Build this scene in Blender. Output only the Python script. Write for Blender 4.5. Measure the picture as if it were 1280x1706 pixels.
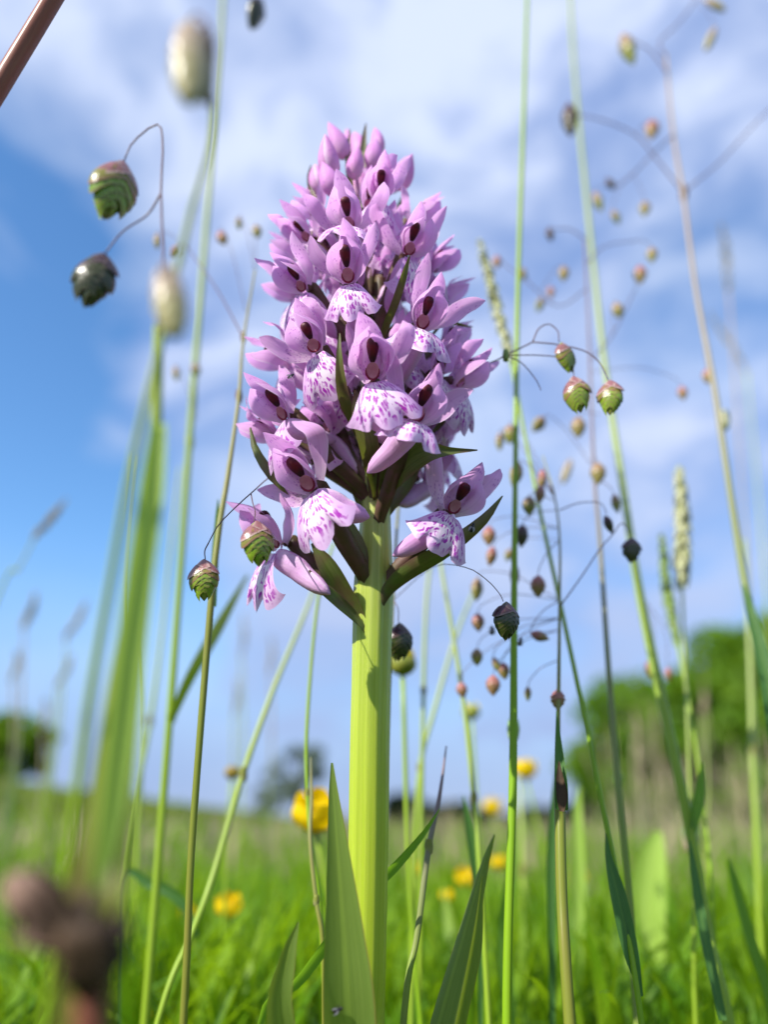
import bpy, math, random
import numpy as np
from mathutils import Matrix, Vector

rng = np.random.default_rng(11)
random.seed(5)
PI = math.pi
for o in list(bpy.data.objects):
    bpy.data.objects.remove(o)
sc = bpy.context.scene
COL = sc.collection

# ------------------------------------------------------------------ camera
F = 1289.0                      # focal length in pixels of a 1280 x 1706 frame
PITCH = math.radians(22.0)
CAM = np.array([0.0, 0.0, 0.095])
FWD = np.array([0, math.cos(PITCH), math.sin(PITCH)])
UPV = np.array([0, -math.sin(PITCH), math.cos(PITCH)])
RGT = np.array([1.0, 0, 0])
cam_d = bpy.data.cameras.new('camera')
cam = bpy.data.objects.new('camera', cam_d)
COL.objects.link(cam)
cam.location = CAM
cam.rotation_euler = (PI / 2 + PITCH, 0, 0)
cam_d.sensor_fit = 'VERTICAL'
cam_d.sensor_height = 36.0
cam_d.lens = 36.0 * F / 1706.0
cam_d.clip_start = 0.005
cam_d.clip_end = 3000
cam_d.dof.use_dof = True
cam_d.dof.focus_distance = 0.150
cam_d.dof.aperture_fstop = cam_d.lens / 4.0
sc.camera = cam

# ------------------------------------------------------------------ sun, sky, exposure
SUN_DIR = np.array([-0.62, -0.52, 0.66]); SUN_DIR /= np.linalg.norm(SUN_DIR)
sun_d = bpy.data.lights.new('sun', 'SUN')
sun_d.energy = 4.5
sun_d.angle = math.radians(0.5)
sun_d.color = (1.0, 0.95, 0.87)
sun = bpy.data.objects.new('sun', sun_d)
COL.objects.link(sun)
sun.rotation_euler = Vector(SUN_DIR).to_track_quat('Z', 'Y').to_euler()
SUN_EL = math.asin(SUN_DIR[2])
SUN_AZ = math.atan2(SUN_DIR[0], SUN_DIR[1])

sc.view_settings.view_transform = 'Standard'
sc.view_settings.look = 'None'
sc.view_settings.exposure = 0.7
sc.view_settings.gamma = 1.0
sc.view_settings.use_curve_mapping = False
sc.render.engine = 'CYCLES'
sc.cycles.use_denoising = True
sc.cycles.max_bounces = 8
sc.cycles.transparent_max_bounces = 8


def px_dir(px, py):
    d = RGT * ((px - 640) / F) + UPV * ((853 - py) / F) + FWD
    return d


def P(px, py, Y):
    d = px_dir(px, py)
    return CAM + d * (Y / d[1])


def depth(p):
    return float(np.dot(np.asarray(p) - CAM, FWD))


def pxm(p):
    return depth(p) / F          # metres per photo pixel at p


def nrm(v):
    v = np.asarray(v, float)
    return v / (np.linalg.norm(v) + 1e-12)


class NT:
    """tiny node-tree helper"""
    def __init__(self, tree):
        self.t = tree
        self.n = tree.nodes
        self.l = tree.links

    def new(self, typ, **kw):
        nd = self.n.new(typ)
        for k, v in kw.items():
            setattr(nd, k, v)
        return nd

    def put(self, sock, v):
        if isinstance(v, bpy.types.NodeSocket):
            self.l.new(v, sock)
        elif v is not None:
            if sock.type == 'RGBA' and hasattr(v, '__len__') and len(v) == 3:
                v = (*v, 1)
            sock.default_value = v

    def math(self, op, a, b=None, c=None, clamp=False):
        nd = self.new('ShaderNodeMath', operation=op, use_clamp=clamp)
        self.put(nd.inputs[0], a)
        if b is not None: self.put(nd.inputs[1], b)
        if c is not None: self.put(nd.inputs[2], c)
        return nd.outputs[0]

    def mix(self, f, a, b, blend='MIX'):
        nd = self.new('ShaderNodeMix', data_type='RGBA', blend_type=blend)
        self.put(nd.inputs[0], f); self.put(nd.inputs[6], a); self.put(nd.inputs[7], b)
        return nd.outputs[2]

    def rng(self, v, a, b, c=0.0, d=1.0, smooth=True):
        nd = self.new('ShaderNodeMapRange', interpolation_type='SMOOTHSTEP' if smooth else 'LINEAR')
        for i, x in enumerate((v, a, b, c, d)):
            self.put(nd.inputs[i], x)
        return nd.outputs[0]

    def noise(self, vec, scale, detail=2.0, rough=0.5, dist=0.0):
        nd = self.new('ShaderNodeTexNoise')
        if vec is not None: self.put(nd.inputs['Vector'], vec)
        nd.inputs['Scale'].default_value = scale
        nd.inputs['Detail'].default_value = detail
        nd.inputs['Roughness'].default_value = rough
        nd.inputs['Distortion'].default_value = dist
        return nd.outputs[0], nd.outputs[1]

    def vscale(self, vec, s):
        nd = self.new('ShaderNodeVectorMath', operation='MULTIPLY')
        self.put(nd.inputs[0], vec); self.put(nd.inputs[1], s)
        return nd.outputs[0]

    def vadd(self, a, b):
        nd = self.new('ShaderNodeVectorMath', operation='ADD')
        self.put(nd.inputs[0], a); self.put(nd.inputs[1], b)
        return nd.outputs[0]


# world: physical sky with soft drifting cloud laid over it
world = bpy.data.worlds.new('World')
sc.world = world
world.use_nodes = True
W = NT(world.node_tree)
W.n.clear()
sky = W.new('ShaderNodeTexSky', sky_type='NISHITA')
sky.sun_disc = False
sky.sun_elevation = SUN_EL
sky.sun_rotation = SUN_AZ
sky.altitude = 100
sky.air_density = 1.0
sky.dust_density = 0.2
sky.ozone_density = 3.0
tc = W.new('ShaderNodeTexCoord')
dirv = tc.outputs['Generated']
warp = W.noise(dirv, 2.2, 3, 0.55)[1]
wv = W.vadd(dirv, W.vscale(warp, (0.34, 0.34, 0.34)))
big = W.noise(W.vscale(wv, (1.0, 1.0, 1.9)), 2.1, 5, 0.55)[0]
fine = W.noise(W.vscale(wv, (1.0, 1.0, 2.4)), 6.0, 7, 0.58)[0]


def blob(px, py, r0, r1):
    d = nrm(px_dir(px, py))
    wd = W.new('ShaderNodeVectorMath', operation='NORMALIZE')
    W.put(wd.inputs[0], W.vadd(wv, (-0.17, -0.17, -0.17)))
    nd = W.new('ShaderNodeVectorMath', operation='DOT_PRODUCT')
    W.put(nd.inputs[0], wd.outputs[0]); nd.inputs[1].default_value = tuple(d)
    return W.rng(nd.outputs['Value'], math.cos(math.radians(r1)), math.cos(math.radians(r0)))


cover = W.math('ADD', W.math('MULTIPLY', big, 0.58), W.math('MULTIPLY', fine, 0.52))
cover = W.rng(cover, 0.34, 0.68, 0.50, 1.0)
for (bx, by, r0, r1, s) in ((0, 440, 5, 15, 0.85), (90, 860, 4, 17, 0.70), (100, 1050, 2, 14, 0.35), (1185, 520, 0, 8, 0.42),
                            (835, 755, 0, 7, 0.25), (330, 950, 0, 10, 0.2)):
    cover = W.math('SUBTRACT', cover, W.math('MULTIPLY', blob(bx, by, r0, r1), s), clamp=True)
bright = W.math('ADD', W.rng(W.math('ADD', W.math('MULTIPLY', fine, 0.75), W.math('MULTIPLY', big, 0.35)), 0.42, 0.68), W.math('MULTIPLY', blob(90, 110, 3, 13), 0.6), clamp=True)
SKYM = 4.7                       # cloud radiance is given on the scale of the finished picture
cl = W.mix(bright, (0.33 * SKYM, 0.44 * SKYM, 0.76 * SKYM), (0.66 * SKYM, 0.75 * SKYM, 0.98 * SKYM))
sep = W.new('ShaderNodeSeparateXYZ'); W.put(sep.inputs[0], dirv)
low = W.rng(sep.outputs[2], 0.02, 0.58)
cl = W.mix(low, W.mix(0.86, cl, (0.27 * SKYM, 0.38 * SKYM, 0.68 * SKYM)), cl)
cover = W.math('MAXIMUM', cover, W.rng(sep.outputs[2], 0.04, 0.34, 0.92, 0.0))
bg = W.new('ShaderNodeBackground')
hs = W.new('ShaderNodeHueSaturation')
hs.inputs['Saturation'].default_value = 1.18
W.put(hs.inputs['Color'], sky.outputs[0])
W.put(bg.inputs[0], W.mix(cover, hs.outputs[0], cl))
bg.inputs[1].default_value = 0.15
wo = W.new('ShaderNodeOutputWorld')
W.l.new(bg.outputs[0], wo.inputs[0])

# ------------------------------------------------------------------ materials
MAT = {}


def material(name, build):
    m = bpy.data.materials.new(name)
    m.use_nodes = True
    t = NT(m.node_tree)
    t.n.clear()
    out = t.new('ShaderNodeOutputMaterial')
    t.l.new(build(t), out.inputs[0])
    MAT[name] = m
    return m


def shell(t, col, rough=0.45, trans=0.35, tcol=None, spec=0.4, bump=None, bstr=0.2, bdist=0.0003, sss=0.0):
    p = t.new('ShaderNodeBsdfPrincipled')
    t.put(p.inputs['Base Color'], col)
    t.put(p.inputs['Roughness'], rough)
    p.inputs['Specular IOR Level'].default_value = spec
    if sss:
        p.inputs['Subsurface Weight'].default_value = sss
        p.inputs['Subsurface Radius'].default_value = (0.5, 0.6, 0.2)
        p.inputs['Subsurface Scale'].default_value = 0.003
    if bump is not None:
        b = t.new('ShaderNodeBump')
        b.inputs['Strength'].default_value = bstr
        b.inputs['Distance'].default_value = bdist
        t.put(b.inputs['Height'], bump)
        t.l.new(b.outputs[0], p.inputs['Normal'])
    if trans <= 0:
        return p.outputs[0]
    tr = t.new('ShaderNodeBsdfTranslucent')
    t.put(tr.inputs[0], tcol if tcol is not None else col)
    mx = t.new('ShaderNodeMixShader')
    mx.inputs[0].default_value = trans
    t.l.new(p.outputs[0], mx.inputs[1]); t.l.new(tr.outputs[0], mx.inputs[2])
    return mx.outputs[0]


def uvs(t):
    nd = t.new('ShaderNodeUVMap')
    s = t.new('ShaderNodeSeparateXYZ')
    t.l.new(nd.outputs[0], s.inputs[0])
    return nd.outputs[0], s.outputs[0], s.outputs[1]


def rnd(t):
    return t.new('ShaderNodeObjectInfo').outputs['Random']


def petal_mat(name, base, tip, spots=0.5, trans=0.4):
    def b(t):
        uv, u, v = uvs(t)
        tx = t.new('ShaderNodeTexCoord').outputs['Object']
        n = t.noise(tx, 260, 3)[0]
        veins = t.noise(t.vscale(uv, (34, 2.2, 1)), 1.0, 4, 0.65, 0.4)[0]
        c = t.mix(t.rng(v, 0.0, 0.45), base, tip)
        c = t.mix(t.math('MULTIPLY', t.rng(veins, 0.48, 0.66), 0.45), c, (0.68, 0.34, 0.74))
        c = t.mix(t.rng(n, 0.35, 0.75, 0.0, 0.35), c, (0.90, 0.72, 0.92))
        c = t.mix(t.math('MULTIPLY', rnd(t), 0.55), c, (0.79, 0.38, 0.77))
        cu = t.math('ABSOLUTE', t.math('SUBTRACT', u, 0.5))
        c = t.mix(t.rng(cu, 0.40, 0.5, 0.0, 0.6), c, (0.93, 0.80, 0.93))
        c = t.mix(t.rng(cu, 0.0, 0.05, 0.35, 0.0), c, (0.62, 0.26, 0.66))
        vo = t.new('ShaderNodeTexVoronoi', voronoi_dimensions='2D')
        t.put(vo.inputs['Vector'], t.vadd(t.vscale(uv, (7, 10, 1)), t.vscale(t.noise(tx, 300, 2)[1], (0.9, 0.9, 0))))
        vo.inputs['Scale'].default_value = 1.0
        sp = t.math('MULTIPLY', t.rng(vo.outputs['Distance'], 0.12, 0.24, 1.0, 0.0), t.rng(t.noise(tx, 190, 1)[0], 0.46, 0.56))
        c = t.mix(t.math('MULTIPLY', sp, spots), c, (0.42, 0.08, 0.52))
        cells = t.noise(tx, 2600, 2)[0]
        return shell(t, c, t.rng(cells, 0.3, 0.7, 0.42, 0.70), trans, t.mix(0.35, c, (0.88, 0.48, 0.88)), 0.3, bump=t.math('ADD', veins, t.math('MULTIPLY', cells, 0.35)), bstr=0.55, bdist=0.00022)
    return material(name, b)


petal_mat('petal', (0.92, 0.80, 0.91), (0.86, 0.50, 0.86), 0.9, 0.5)
petal_mat('bud', (0.84, 0.60, 0.72), (0.70, 0.28, 0.64), 0.3, 0.25)
petal_mat('spur', (0.84, 0.58, 0.82), (0.76, 0.46, 0.76), 0.15, 0.25)


def lip_b(t):
    uv, u, v = uvs(t)
    tx = t.new('ShaderNodeTexCoord').outputs['Object']
    cu = t.math('ABSOLUTE', t.math('SUBTRACT', u, 0.5))
    edge = t.math('MAXIMUM', t.rng(cu, 0.12, 0.42), t.rng(v, 0.45, 1.0, 0.0, 0.9))
    c = t.mix(edge, (0.91, 0.78, 0.90), (0.80, 0.50, 0.84))
    ofs2 = t.new('ShaderNodeCombineXYZ'); t.put(ofs2.inputs[0], t.math('MULTIPLY', rnd(t), 37)); t.put(ofs2.inputs[1], t.math('MULTIPLY', rnd(t), 19))
    uvr = t.vadd(uv, ofs2.outputs[0])
    ofs = t.vscale(t.noise(t.vscale(uvr, (7, 5, 1)), 1.0, 2)[1], (2.0, 1.3, 0))
    vo = t.new('ShaderNodeTexVoronoi', voronoi_dimensions='2D')
    t.put(vo.inputs['Vector'], t.vadd(t.vscale(uvr, (17, 5.0, 1)), ofs))
    vo.inputs['Scale'].default_value = 1.0
    vo.inputs['Randomness'].default_value = 0.8
    st = t.rng(vo.outputs['Distance'], 0.30, 0.42, 1.0, 0.0)
    keep = t.math('MULTIPLY', t.rng(v, 1.0, 0.82), t.rng(cu, 0.49, 0.38))
    keep = t.math('MULTIPLY', keep, t.rng(t.noise(t.vscale(uvr, (9, 6, 1)), 1.0, 1)[0], 0.34, 0.46))
    fade = t.rng(t.noise(t.vscale(uvr, (14, 9, 1)), 1.0, 1)[0], 0.3, 0.6, 0.65, 1.0)
    c = t.mix(t.math('MULTIPLY', t.math('MULTIPLY', st, keep), fade), c, (0.42, 0.025, 0.46))
    return shell(t, c, 0.38, 0.30, None, 0.35, bump=t.noise(t.vscale(uv, (22, 4, 1)), 1.0, 2)[0], bstr=0.3, bdist=0.00025)


material('lip', lip_b)


def simple(name, c1, c2, scale=200, rough=0.5, trans=0.0, spec=0.4, tcol=None, bstr=0.2, var=0.0, varc=(0, 0, 0), sss=0.0, bd=0.0003):
    def b(t):
        tx = t.new('ShaderNodeTexCoord').outputs['Object']
        n = t.noise(tx, scale, 3, 0.55)[0]
        c = t.mix(t.rng(n, 0.35, 0.68), c1, c2)
        if var:
            c = t.mix(t.math('MULTIPLY', rnd(t), var), c, varc)
        return shell(t, c, rough, trans, tcol, spec, bump=n, bstr=bstr, bdist=bd, sss=sss)
    return material(name, b)


simple('column', (0.030, 0.002, 0.005), (0.13, 0.006, 0.018), 420, 0.5, 0, 0.35)
simple('stigma', (0.56, 0.22, 0.32), (0.64, 0.32, 0.40), 700, 0.3, 0.1)
simple('stigma_rim', (0.20, 0.008, 0.04), (0.28, 0.02, 0.06), 700, 0.35)
simple('ovary', (0.10, 0.075, 0.03), (0.16, 0.07, 0.07), 300, 0.5, 0.1)


def bract_b(t):
    uv, u, v = uvs(t)
    n = t.noise(t.vscale(uv, (18, 2.0, 1)), 1.0, 4, 0.6)[0]
    tx = t.new('ShaderNodeTexCoord').outputs['Object']
    m = t.noise(tx, 160, 3)[0]
    c = t.mix(t.rng(n, 0.35, 0.7), (0.08, 0.115, 0.022), (0.14, 0.18, 0.045))
    c = t.mix(t.math('MULTIPLY', t.rng(m, 0.42, 0.62), 0.75), c, (0.12, 0.05, 0.045))
    e = t.rng(t.math('ABSOLUTE', t.math('SUBTRACT', u, 0.5)), 0.42, 0.5)
    c = t.mix(t.math('MULTIPLY', e, 0.7), c, (0.16, 0.06, 0.07))
    return shell(t, c, 0.38, 0.22, (0.22, 0.26, 0.03), 0.45, bump=n, bstr=0.4, bdist=0.0003)


material('bract', bract_b)


def stem_b(t):
    uv, u, v = uvs(t)
    n = t.noise(t.vscale(uv, (30, 2.2, 1)), 1.0, 5, 0.7, 0.2)[0]
    sp = t.noise(t.new('ShaderNodeTexCoord').outputs['Object'], 1800, 2)[0]
    lo = t.mix(t.rng(n, 0.35, 0.65), (0.35, 0.45, 0.03), (0.43, 0.52, 0.055))
    hi = t.mix(t.rng(n, 0.35, 0.65), (0.34, 0.43, 0.10), (0.52, 0.59, 0.23))
    sm = t.noise(t.vscale(uv, (4, 9, 1)), 1.0, 4)[0]
    lo = t.mix(t.rng(sm, 0.52, 0.72, 0, 0.5), lo, (0.30, 0.34, 0.05))
    hi = t.mix(t.rng(sm, 0.55, 0.75, 0, 0.45), hi, (0.30, 0.28, 0.14))
    c = t.mix(t.rng(v, 0.30, 0.80), lo, hi)
    return shell(t, c, 0.36, 0, None, 0.5, bump=t.math('ADD', n, t.math('MULTIPLY', sp, 0.3)), bstr=0.35, bdist=0.00025, sss=0.6)


material('orchid_stem', stem_b)


def leaf_mat(name, c1, c2, mid, edge=None, trans=0.35, tcol=(0.25, 0.42, 0.03), rough=0.42, spec=0.4):
    def b(t):
        uv, u, v = uvs(t)
        tx = t.new('ShaderNodeTexCoord').outputs['Object']
        n = t.noise(t.vscale(uv, (34, 1.6, 1)), 1.0, 3, 0.6)[0]
        m = t.noise(tx, 60, 3)[0]
        c = t.mix(t.rng(n, 0.35, 0.66), c1, c2)
        cu = t.math('ABSOLUTE', t.math('SUBTRACT', u, 0.5))
        c = t.mix(t.rng(cu, 0.03, 0.10, 0.75, 0.0), c, mid)
        c = t.mix(t.rng(m, 0.4, 0.7, 0, 0.35), c, c1)
        if edge:
            c = t.mix(t.rng(cu, 0.465, 0.5), c, edge)
        c = t.mix(t.math('MULTIPLY', rnd(t), 0.2), c, mid)
        return shell(t, c, rough, trans, tcol, spec, bump=n, bstr=0.5, bdist=0.0003)
    return material(name, b)


leaf_mat('orchid_leaf', (0.10, 0.165, 0.035), (0.15, 0.22, 0.05), (0.24, 0.34, 0.06), (0.22, 0.09, 0.05), 0.35, (0.32, 0.42, 0.02), 0.5, 0.25)
leaf_mat('blade', (0.10, 0.22, 0.03), (0.15, 0.30, 0.04), (0.22, 0.38, 0.06), None, 0.42, (0.24, 0.46, 0.02))
leaf_mat('blade_blue', (0.04, 0.12, 0.025), (0.07, 0.18, 0.035), (0.10, 0.22, 0.035), None, 0.28, (0.13, 0.30, 0.04))
leaf_mat('blade_pale', (0.34, 0.52, 0.07), (0.44, 0.62, 0.12), (0.46, 0.64, 0.14), None, 0.45, (0.50, 0.70, 0.07))


def culm_mat(name, lo, hi, band=None):
    def b(t):
        uv, u, v = uvs(t)
        n = t.noise(t.vscale(uv, (14, 9.0, 1)), 1.0, 3, 0.6)[0]
        c = t.mix(t.rng(v, 0.25, 0.85), lo, hi)
        c = t.mix(t.rng(n, 0.4, 0.75, 0, 0.4), c, band or lo)
        return shell(t, c, 0.38, 0.18, t.mix(0.5, c, (0.40, 0.48, 0.03)), 0.28, bump=n, bstr=0.3, bdist=0.0002)
    return material(name, b)


culm_mat('culm_green', (0.22, 0.40, 0.012), (0.32, 0.46, 0.05), (0.30, 0.46, 0.03))
culm_mat('culm_olive', (0.20, 0.24, 0.03), (0.34, 0.34, 0.14), (0.26, 0.15, 0.05))
culm_mat('culm_violet', (0.24, 0.34, 0.05), (0.24, 0.17, 0.20), (0.26, 0.18, 0.14))
culm_mat('culm_blue', (0.28, 0.42, 0.025), (0.42, 0.50, 0.17), (0.30, 0.42, 0.08))
culm_mat('culm_tan', (0.13, 0.26, 0.06), (0.46, 0.34, 0.26), (0.34, 0.34, 0.14))
culm_mat('culm_shoot', (0.10, 0.09, 0.02), (0.32, 0.42, 0.05), (0.18, 0.24, 0.03))
culm_mat('culm_red', (0.24, 0.08, 0.05), (0.30, 0.10, 0.07), (0.34, 0.16, 0.11))
culm_mat('branch', (0.16, 0.09, 0.10), (0.15, 0.08, 0.10))
simple('node_dark', (0.030, 0.018, 0.010), (0.075, 0.045, 0.025), 300, 0.7, 0, 0.2)
simple('node_pink', (0.13, 0.08, 0.06), (0.24, 0.15, 0.11), 260, 0.7, 0, 0.2)


def scale_mat(name, body, margin, keel):
    def b(t):
        uv, u, v = uvs(t)
        n = t.noise(t.vscale(uv, (20, 3, 1)), 1.0, 3, 0.6)[0]
        c = t.mix(t.rng(n, 0.35, 0.7), body, keel)
        e = t.math('MAXIMUM', t.rng(v, 0.78, 1.0), t.rng(t.math('ABSOLUTE', t.math('SUBTRACT', u, 0.5)), 0.36, 0.5, 0, 0.7))
        c = t.mix(e, c, margin)
        c = t.mix(t.math('MULTIPLY', rnd(t), 0.25), c, keel)
        return shell(t, c, 0.26, 0.15, None, 0.6, bump=n, bstr=0.4, bdist=0.0002)
    return material(name, b)


scale_mat('glume_purple', (0.36, 0.13, 0.15), (0.60, 0.44, 0.38), (0.22, 0.11, 0.09))
scale_mat('lemma_olive', (0.26, 0.24, 0.04), (0.34, 0.15, 0.11), (0.22, 0.20, 0.03))
scale_mat('lemma_green', (0.20, 0.33, 0.02), (0.28, 0.22, 0.08), (0.28, 0.40, 0.03))
scale_mat('glume_dark', (0.06, 0.022, 0.035), (0.16, 0.12, 0.10), (0.035, 0.015, 0.02))  # dark purple copies; for some spikelets the shade is put into this colour
scale_mat('lemma_dark', (0.05, 0.07, 0.012), (0.12, 0.10, 0.05), (0.03, 0.04, 0.01))


def spk_mat(name, top, bot, var):
    def b(t):
        uv, u, v = uvs(t)
        n = t.noise(t.vscale(uv, (6, 5, 1)), 1.0, 3, 0.6)[0]
        c = t.mix(t.math('ADD', t.rng(v, 0.2, 0.75), t.math('SUBTRACT', n, 0.5), clamp=True), top, bot)
        c = t.mix(t.math('MULTIPLY', rnd(t), 0.6), c, var)
        return shell(t, c, 0.35, 0.2, None, 0.5)
    return material(name, b)


spk_mat('spikelet_pink', (0.42, 0.15, 0.15), (0.32, 0.26, 0.07), (0.40, 0.18, 0.14))
spk_mat('spikelet_green', (0.34, 0.20, 0.12), (0.28, 0.32, 0.05), (0.36, 0.24, 0.12))
spk_mat('spikelet_dark', (0.07, 0.03, 0.04), (0.06, 0.07, 0.02), (0.12, 0.06, 0.05))  # dark small spikelets, some with shade painted into the colour
spk_mat('spikelet_cream', (0.50, 0.38, 0.28), (0.46, 0.42, 0.18), (0.54, 0.44, 0.30))
spk_mat('spikelet_brown', (0.22, 0.15, 0.09), (0.16, 0.16, 0.05), (0.24, 0.17, 0.08))
simple('seed_pale', (0.42, 0.46, 0.20), (0.66, 0.64, 0.42), 500, 0.45, 0.3)
simple('seed_tan', (0.30, 0.27, 0.14), (0.44, 0.36, 0.22), 90, 0.6, 0.35)
simple('seed_green', (0.20, 0.32, 0.06), (0.36, 0.46, 0.14), 400, 0.5, 0.3)
simple('buttercup_petal', (0.86, 0.60, 0.006), (0.92, 0.70, 0.015), 160, 0.25, 0.3, 0.5, tcol=(0.95, 0.68, 0.0))
simple('stamen', (0.62, 0.42, 0.02), (0.74, 0.52, 0.03), 900, 0.5, 0.2)
simple('sepal_green', (0.30, 0.36, 0.05), (0.44, 0.44, 0.08), 300, 0.5, 0.3)
simple('achene', (0.16, 0.20, 0.025), (0.34, 0.34, 0.05), 500, 0.5, 0.1)
simple('bud_brown', (0.20, 0.15, 0.02), (0.36, 0.24, 0.02), 400, 0.5, 0.1)
simple('fly_body', (0.008, 0.008, 0.010), (0.02, 0.018, 0.016), 900, 0.3)
simple('fly_wing', (0.25, 0.25, 0.27), (0.34, 0.33, 0.36), 900, 0.2, 0.5)
simple('meadow', (0.075, 0.19, 0.005), (0.20, 0.33, 0.012), 26, 0.48, 0.45, 0.28, tcol=(0.34, 0.54, 0.008), bd=0.001)
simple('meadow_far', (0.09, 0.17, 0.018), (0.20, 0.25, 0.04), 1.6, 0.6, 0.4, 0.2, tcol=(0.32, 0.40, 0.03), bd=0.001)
simple('soil', (0.025, 0.04, 0.008), (0.05, 0.075, 0.014), 0.8, 0.9, 0, 0.1)
simple('bark', (0.06, 0.045, 0.03), (0.12, 0.09, 0.06), 3, 0.9, 0, 0.2, bd=0.02)
simple('tree_leaf', (0.055, 0.14, 0.008), (0.15, 0.26, 0.018), 0.9, 0.6, 0.40, 0.2, tcol=(0.32, 0.52, 0.02), bd=0.01)
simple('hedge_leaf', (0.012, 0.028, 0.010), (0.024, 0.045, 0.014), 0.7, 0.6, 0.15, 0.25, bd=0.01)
simple('far_leaf_hazed', (0.15, 0.21, 0.17), (0.21, 0.27, 0.20), 0.9, 0.6, 0.25, 0.25, bd=0.01)  # haze is put into the leaf colour: paler and bluer for distance

# ------------------------------------------------------------------ mesh helpers


def mesh(name, V, Fc, mats, uv=None, smooth=True, midx=None):
    me = bpy.data.meshes.new(name)
    me.from_pydata([tuple(v) for v in V], [], [tuple(f) for f in Fc])
    for m in (mats if isinstance(mats, (list, tuple)) else [mats]):
        me.materials.append(MAT[m])
    if uv is not None:
        lay = me.uv_layers.new(name='UVMap')
        idx = np.empty(len(me.loops), np.int32)
        me.loops.foreach_get('vertex_index', idx)
        lay.data.foreach_set('uv', np.asarray(uv, np.float32)[idx].ravel())
    if midx is not None:
        me.polygons.foreach_set('material_index', np.asarray(midx, np.int32))
    if smooth:
        me.polygons.foreach_set('use_smooth', np.ones(len(me.polygons), bool))
    me.update()
    return me


def link(name, me, parent=None, M=None):
    o = bpy.data.objects.new(name, me)
    COL.objects.link(o)
    if parent is not None:
        o.parent = parent
    if M is not None:
        o.matrix_local = M
    return o


def thing(name, label, cat, loc, group=None):
    o = bpy.data.objects.new(name, None)
    COL.objects.link(o)
    o.empty_display_size = 0.01
    o.location = tuple(loc)
    o['label'] = label
    o['category'] = cat
    o['kind'] = 'thing'
    if group: o['group'] = group
    return o


def catmull(K, n):
    K = np.asarray(K, float)
    m = len(K)
    if m == 2:
        s = np.linspace(0, 1, n)[:, None]
        return K[0] * (1 - s) + K[1] * s
    Q = np.vstack([2 * K[0] - K[1], K, 2 * K[-1] - K[-2]])
    out = []
    for s in np.linspace(0, m - 1, n):
        i = min(int(s), m - 2)
        f = s - i
        p0, p1, p2, p3 = Q[i], Q[i + 1], Q[i + 2], Q[i + 3]
        out.append(0.5 * ((2 * p1) + (-p0 + p2) * f + (2 * p0 - 5 * p1 + 4 * p2 - p3) * f * f + (-p0 + 3 * p1 - 3 * p2 + p3) * f ** 3))
    return np.array(out)


def gridfaces(nu, nv, wrap=False):
    Fc = []
    for j in range(nv - 1):
        for i in range(nu if wrap else nu - 1):
            a = j * nu + i
            b = j * nu + (i + 1) % nu
            Fc.append((a, b, b + nu, a + nu))
    return Fc


def ribbon(cps, ws, normal, nu=7, nv=13, cup=0.0, ripple=0.0, twist=0.0, seed=0, edge_noise=0.0):
    """leaf-like sheet along a centre line; normal(s) = facing side"""
    r = np.random.default_rng(seed)
    C = catmull(cps, nv)
    w = np.maximum(catmull(np.asarray(ws, float)[:, None], nv)[:, 0], 1e-6)
    N = catmull(np.asarray(normal, float), nv) if np.ndim(normal) == 2 else np.repeat(np.asarray(normal, float)[None], nv, 0)
    ph = r.uniform(0, 6.28, 3)
    V, U = [], []
    for j in range(nv):
        t = nrm(C[min(j + 1, nv - 1)] - C[max(j - 1, 0)])
        lat = nrm(np.cross(t, N[j]))
        n = nrm(np.cross(lat, t))
        v = j / (nv - 1)
        a = twist * v
        lat, n = lat * math.cos(a) + n * math.sin(a), n * math.cos(a) - lat * math.sin(a)
        for i in range(nu):
            u = -1 + 2 * i / (nu - 1)
            off = cup * u * u + ripple * abs(u) * math.sin(9 * v + ph[0] + 1.6 * u) * math.sin(PI * v)
            wj = w[j] / 2 * (1 + edge_noise * abs(u) * math.sin(17 * v + ph[1] * (1 if u > 0 else 2)))
            V.append(C[j] + lat * u * wj + n * off * w[j] / 2)
            U.append(((u + 1) / 2, v))
    return np.array(V), gridfaces(nu, nv), U


def tube(C, R, sides=10, ridges=0, ramp=0.0, cap=True, rough=0.0, seed=0):
    C = np.asarray(C); n = len(C)
    r = np.random.default_rng(seed)
    V, U = [], []
    t0 = nrm(C[1] - C[0])
    a = nrm(np.cross(t0, [0.31, -0.9, 0.2]))
    ph = r.uniform(0, 6.28, 4)
    for j in range(n):
        t = nrm(C[min(j + 1, n - 1)] - C[max(j - 1, 0)])
        a = nrm(a - t * np.dot(a, t))
        b = np.cross(t, a)
        for i in range(sides):
            th = 2 * PI * i / sides
            k = 1 + ramp * (abs(math.cos(ridges * th / 2 + 0.15 * math.sin(j * 0.1 + ph[0]))) - 0.6 + (0.5 * math.sin(4 * th + ph[1]) + 0.4 * math.sin(11 * th + ph[2] + 0.02 * j) if sides > 40 else 0)) if ridges else 1.0
            V.append(C[j] + (a * math.cos(th) + b * math.sin(th)) * R[j] * k)
            U.append((i / sides, j / (n - 1)))
    Fc = gridfaces(sides, n, True)
    if cap:
        Fc.append(tuple(range(sides - 1, -1, -1)))
        Fc.append(tuple(range((n - 1) * sides, n * sides)))
    return np.array(V), Fc, U


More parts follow.
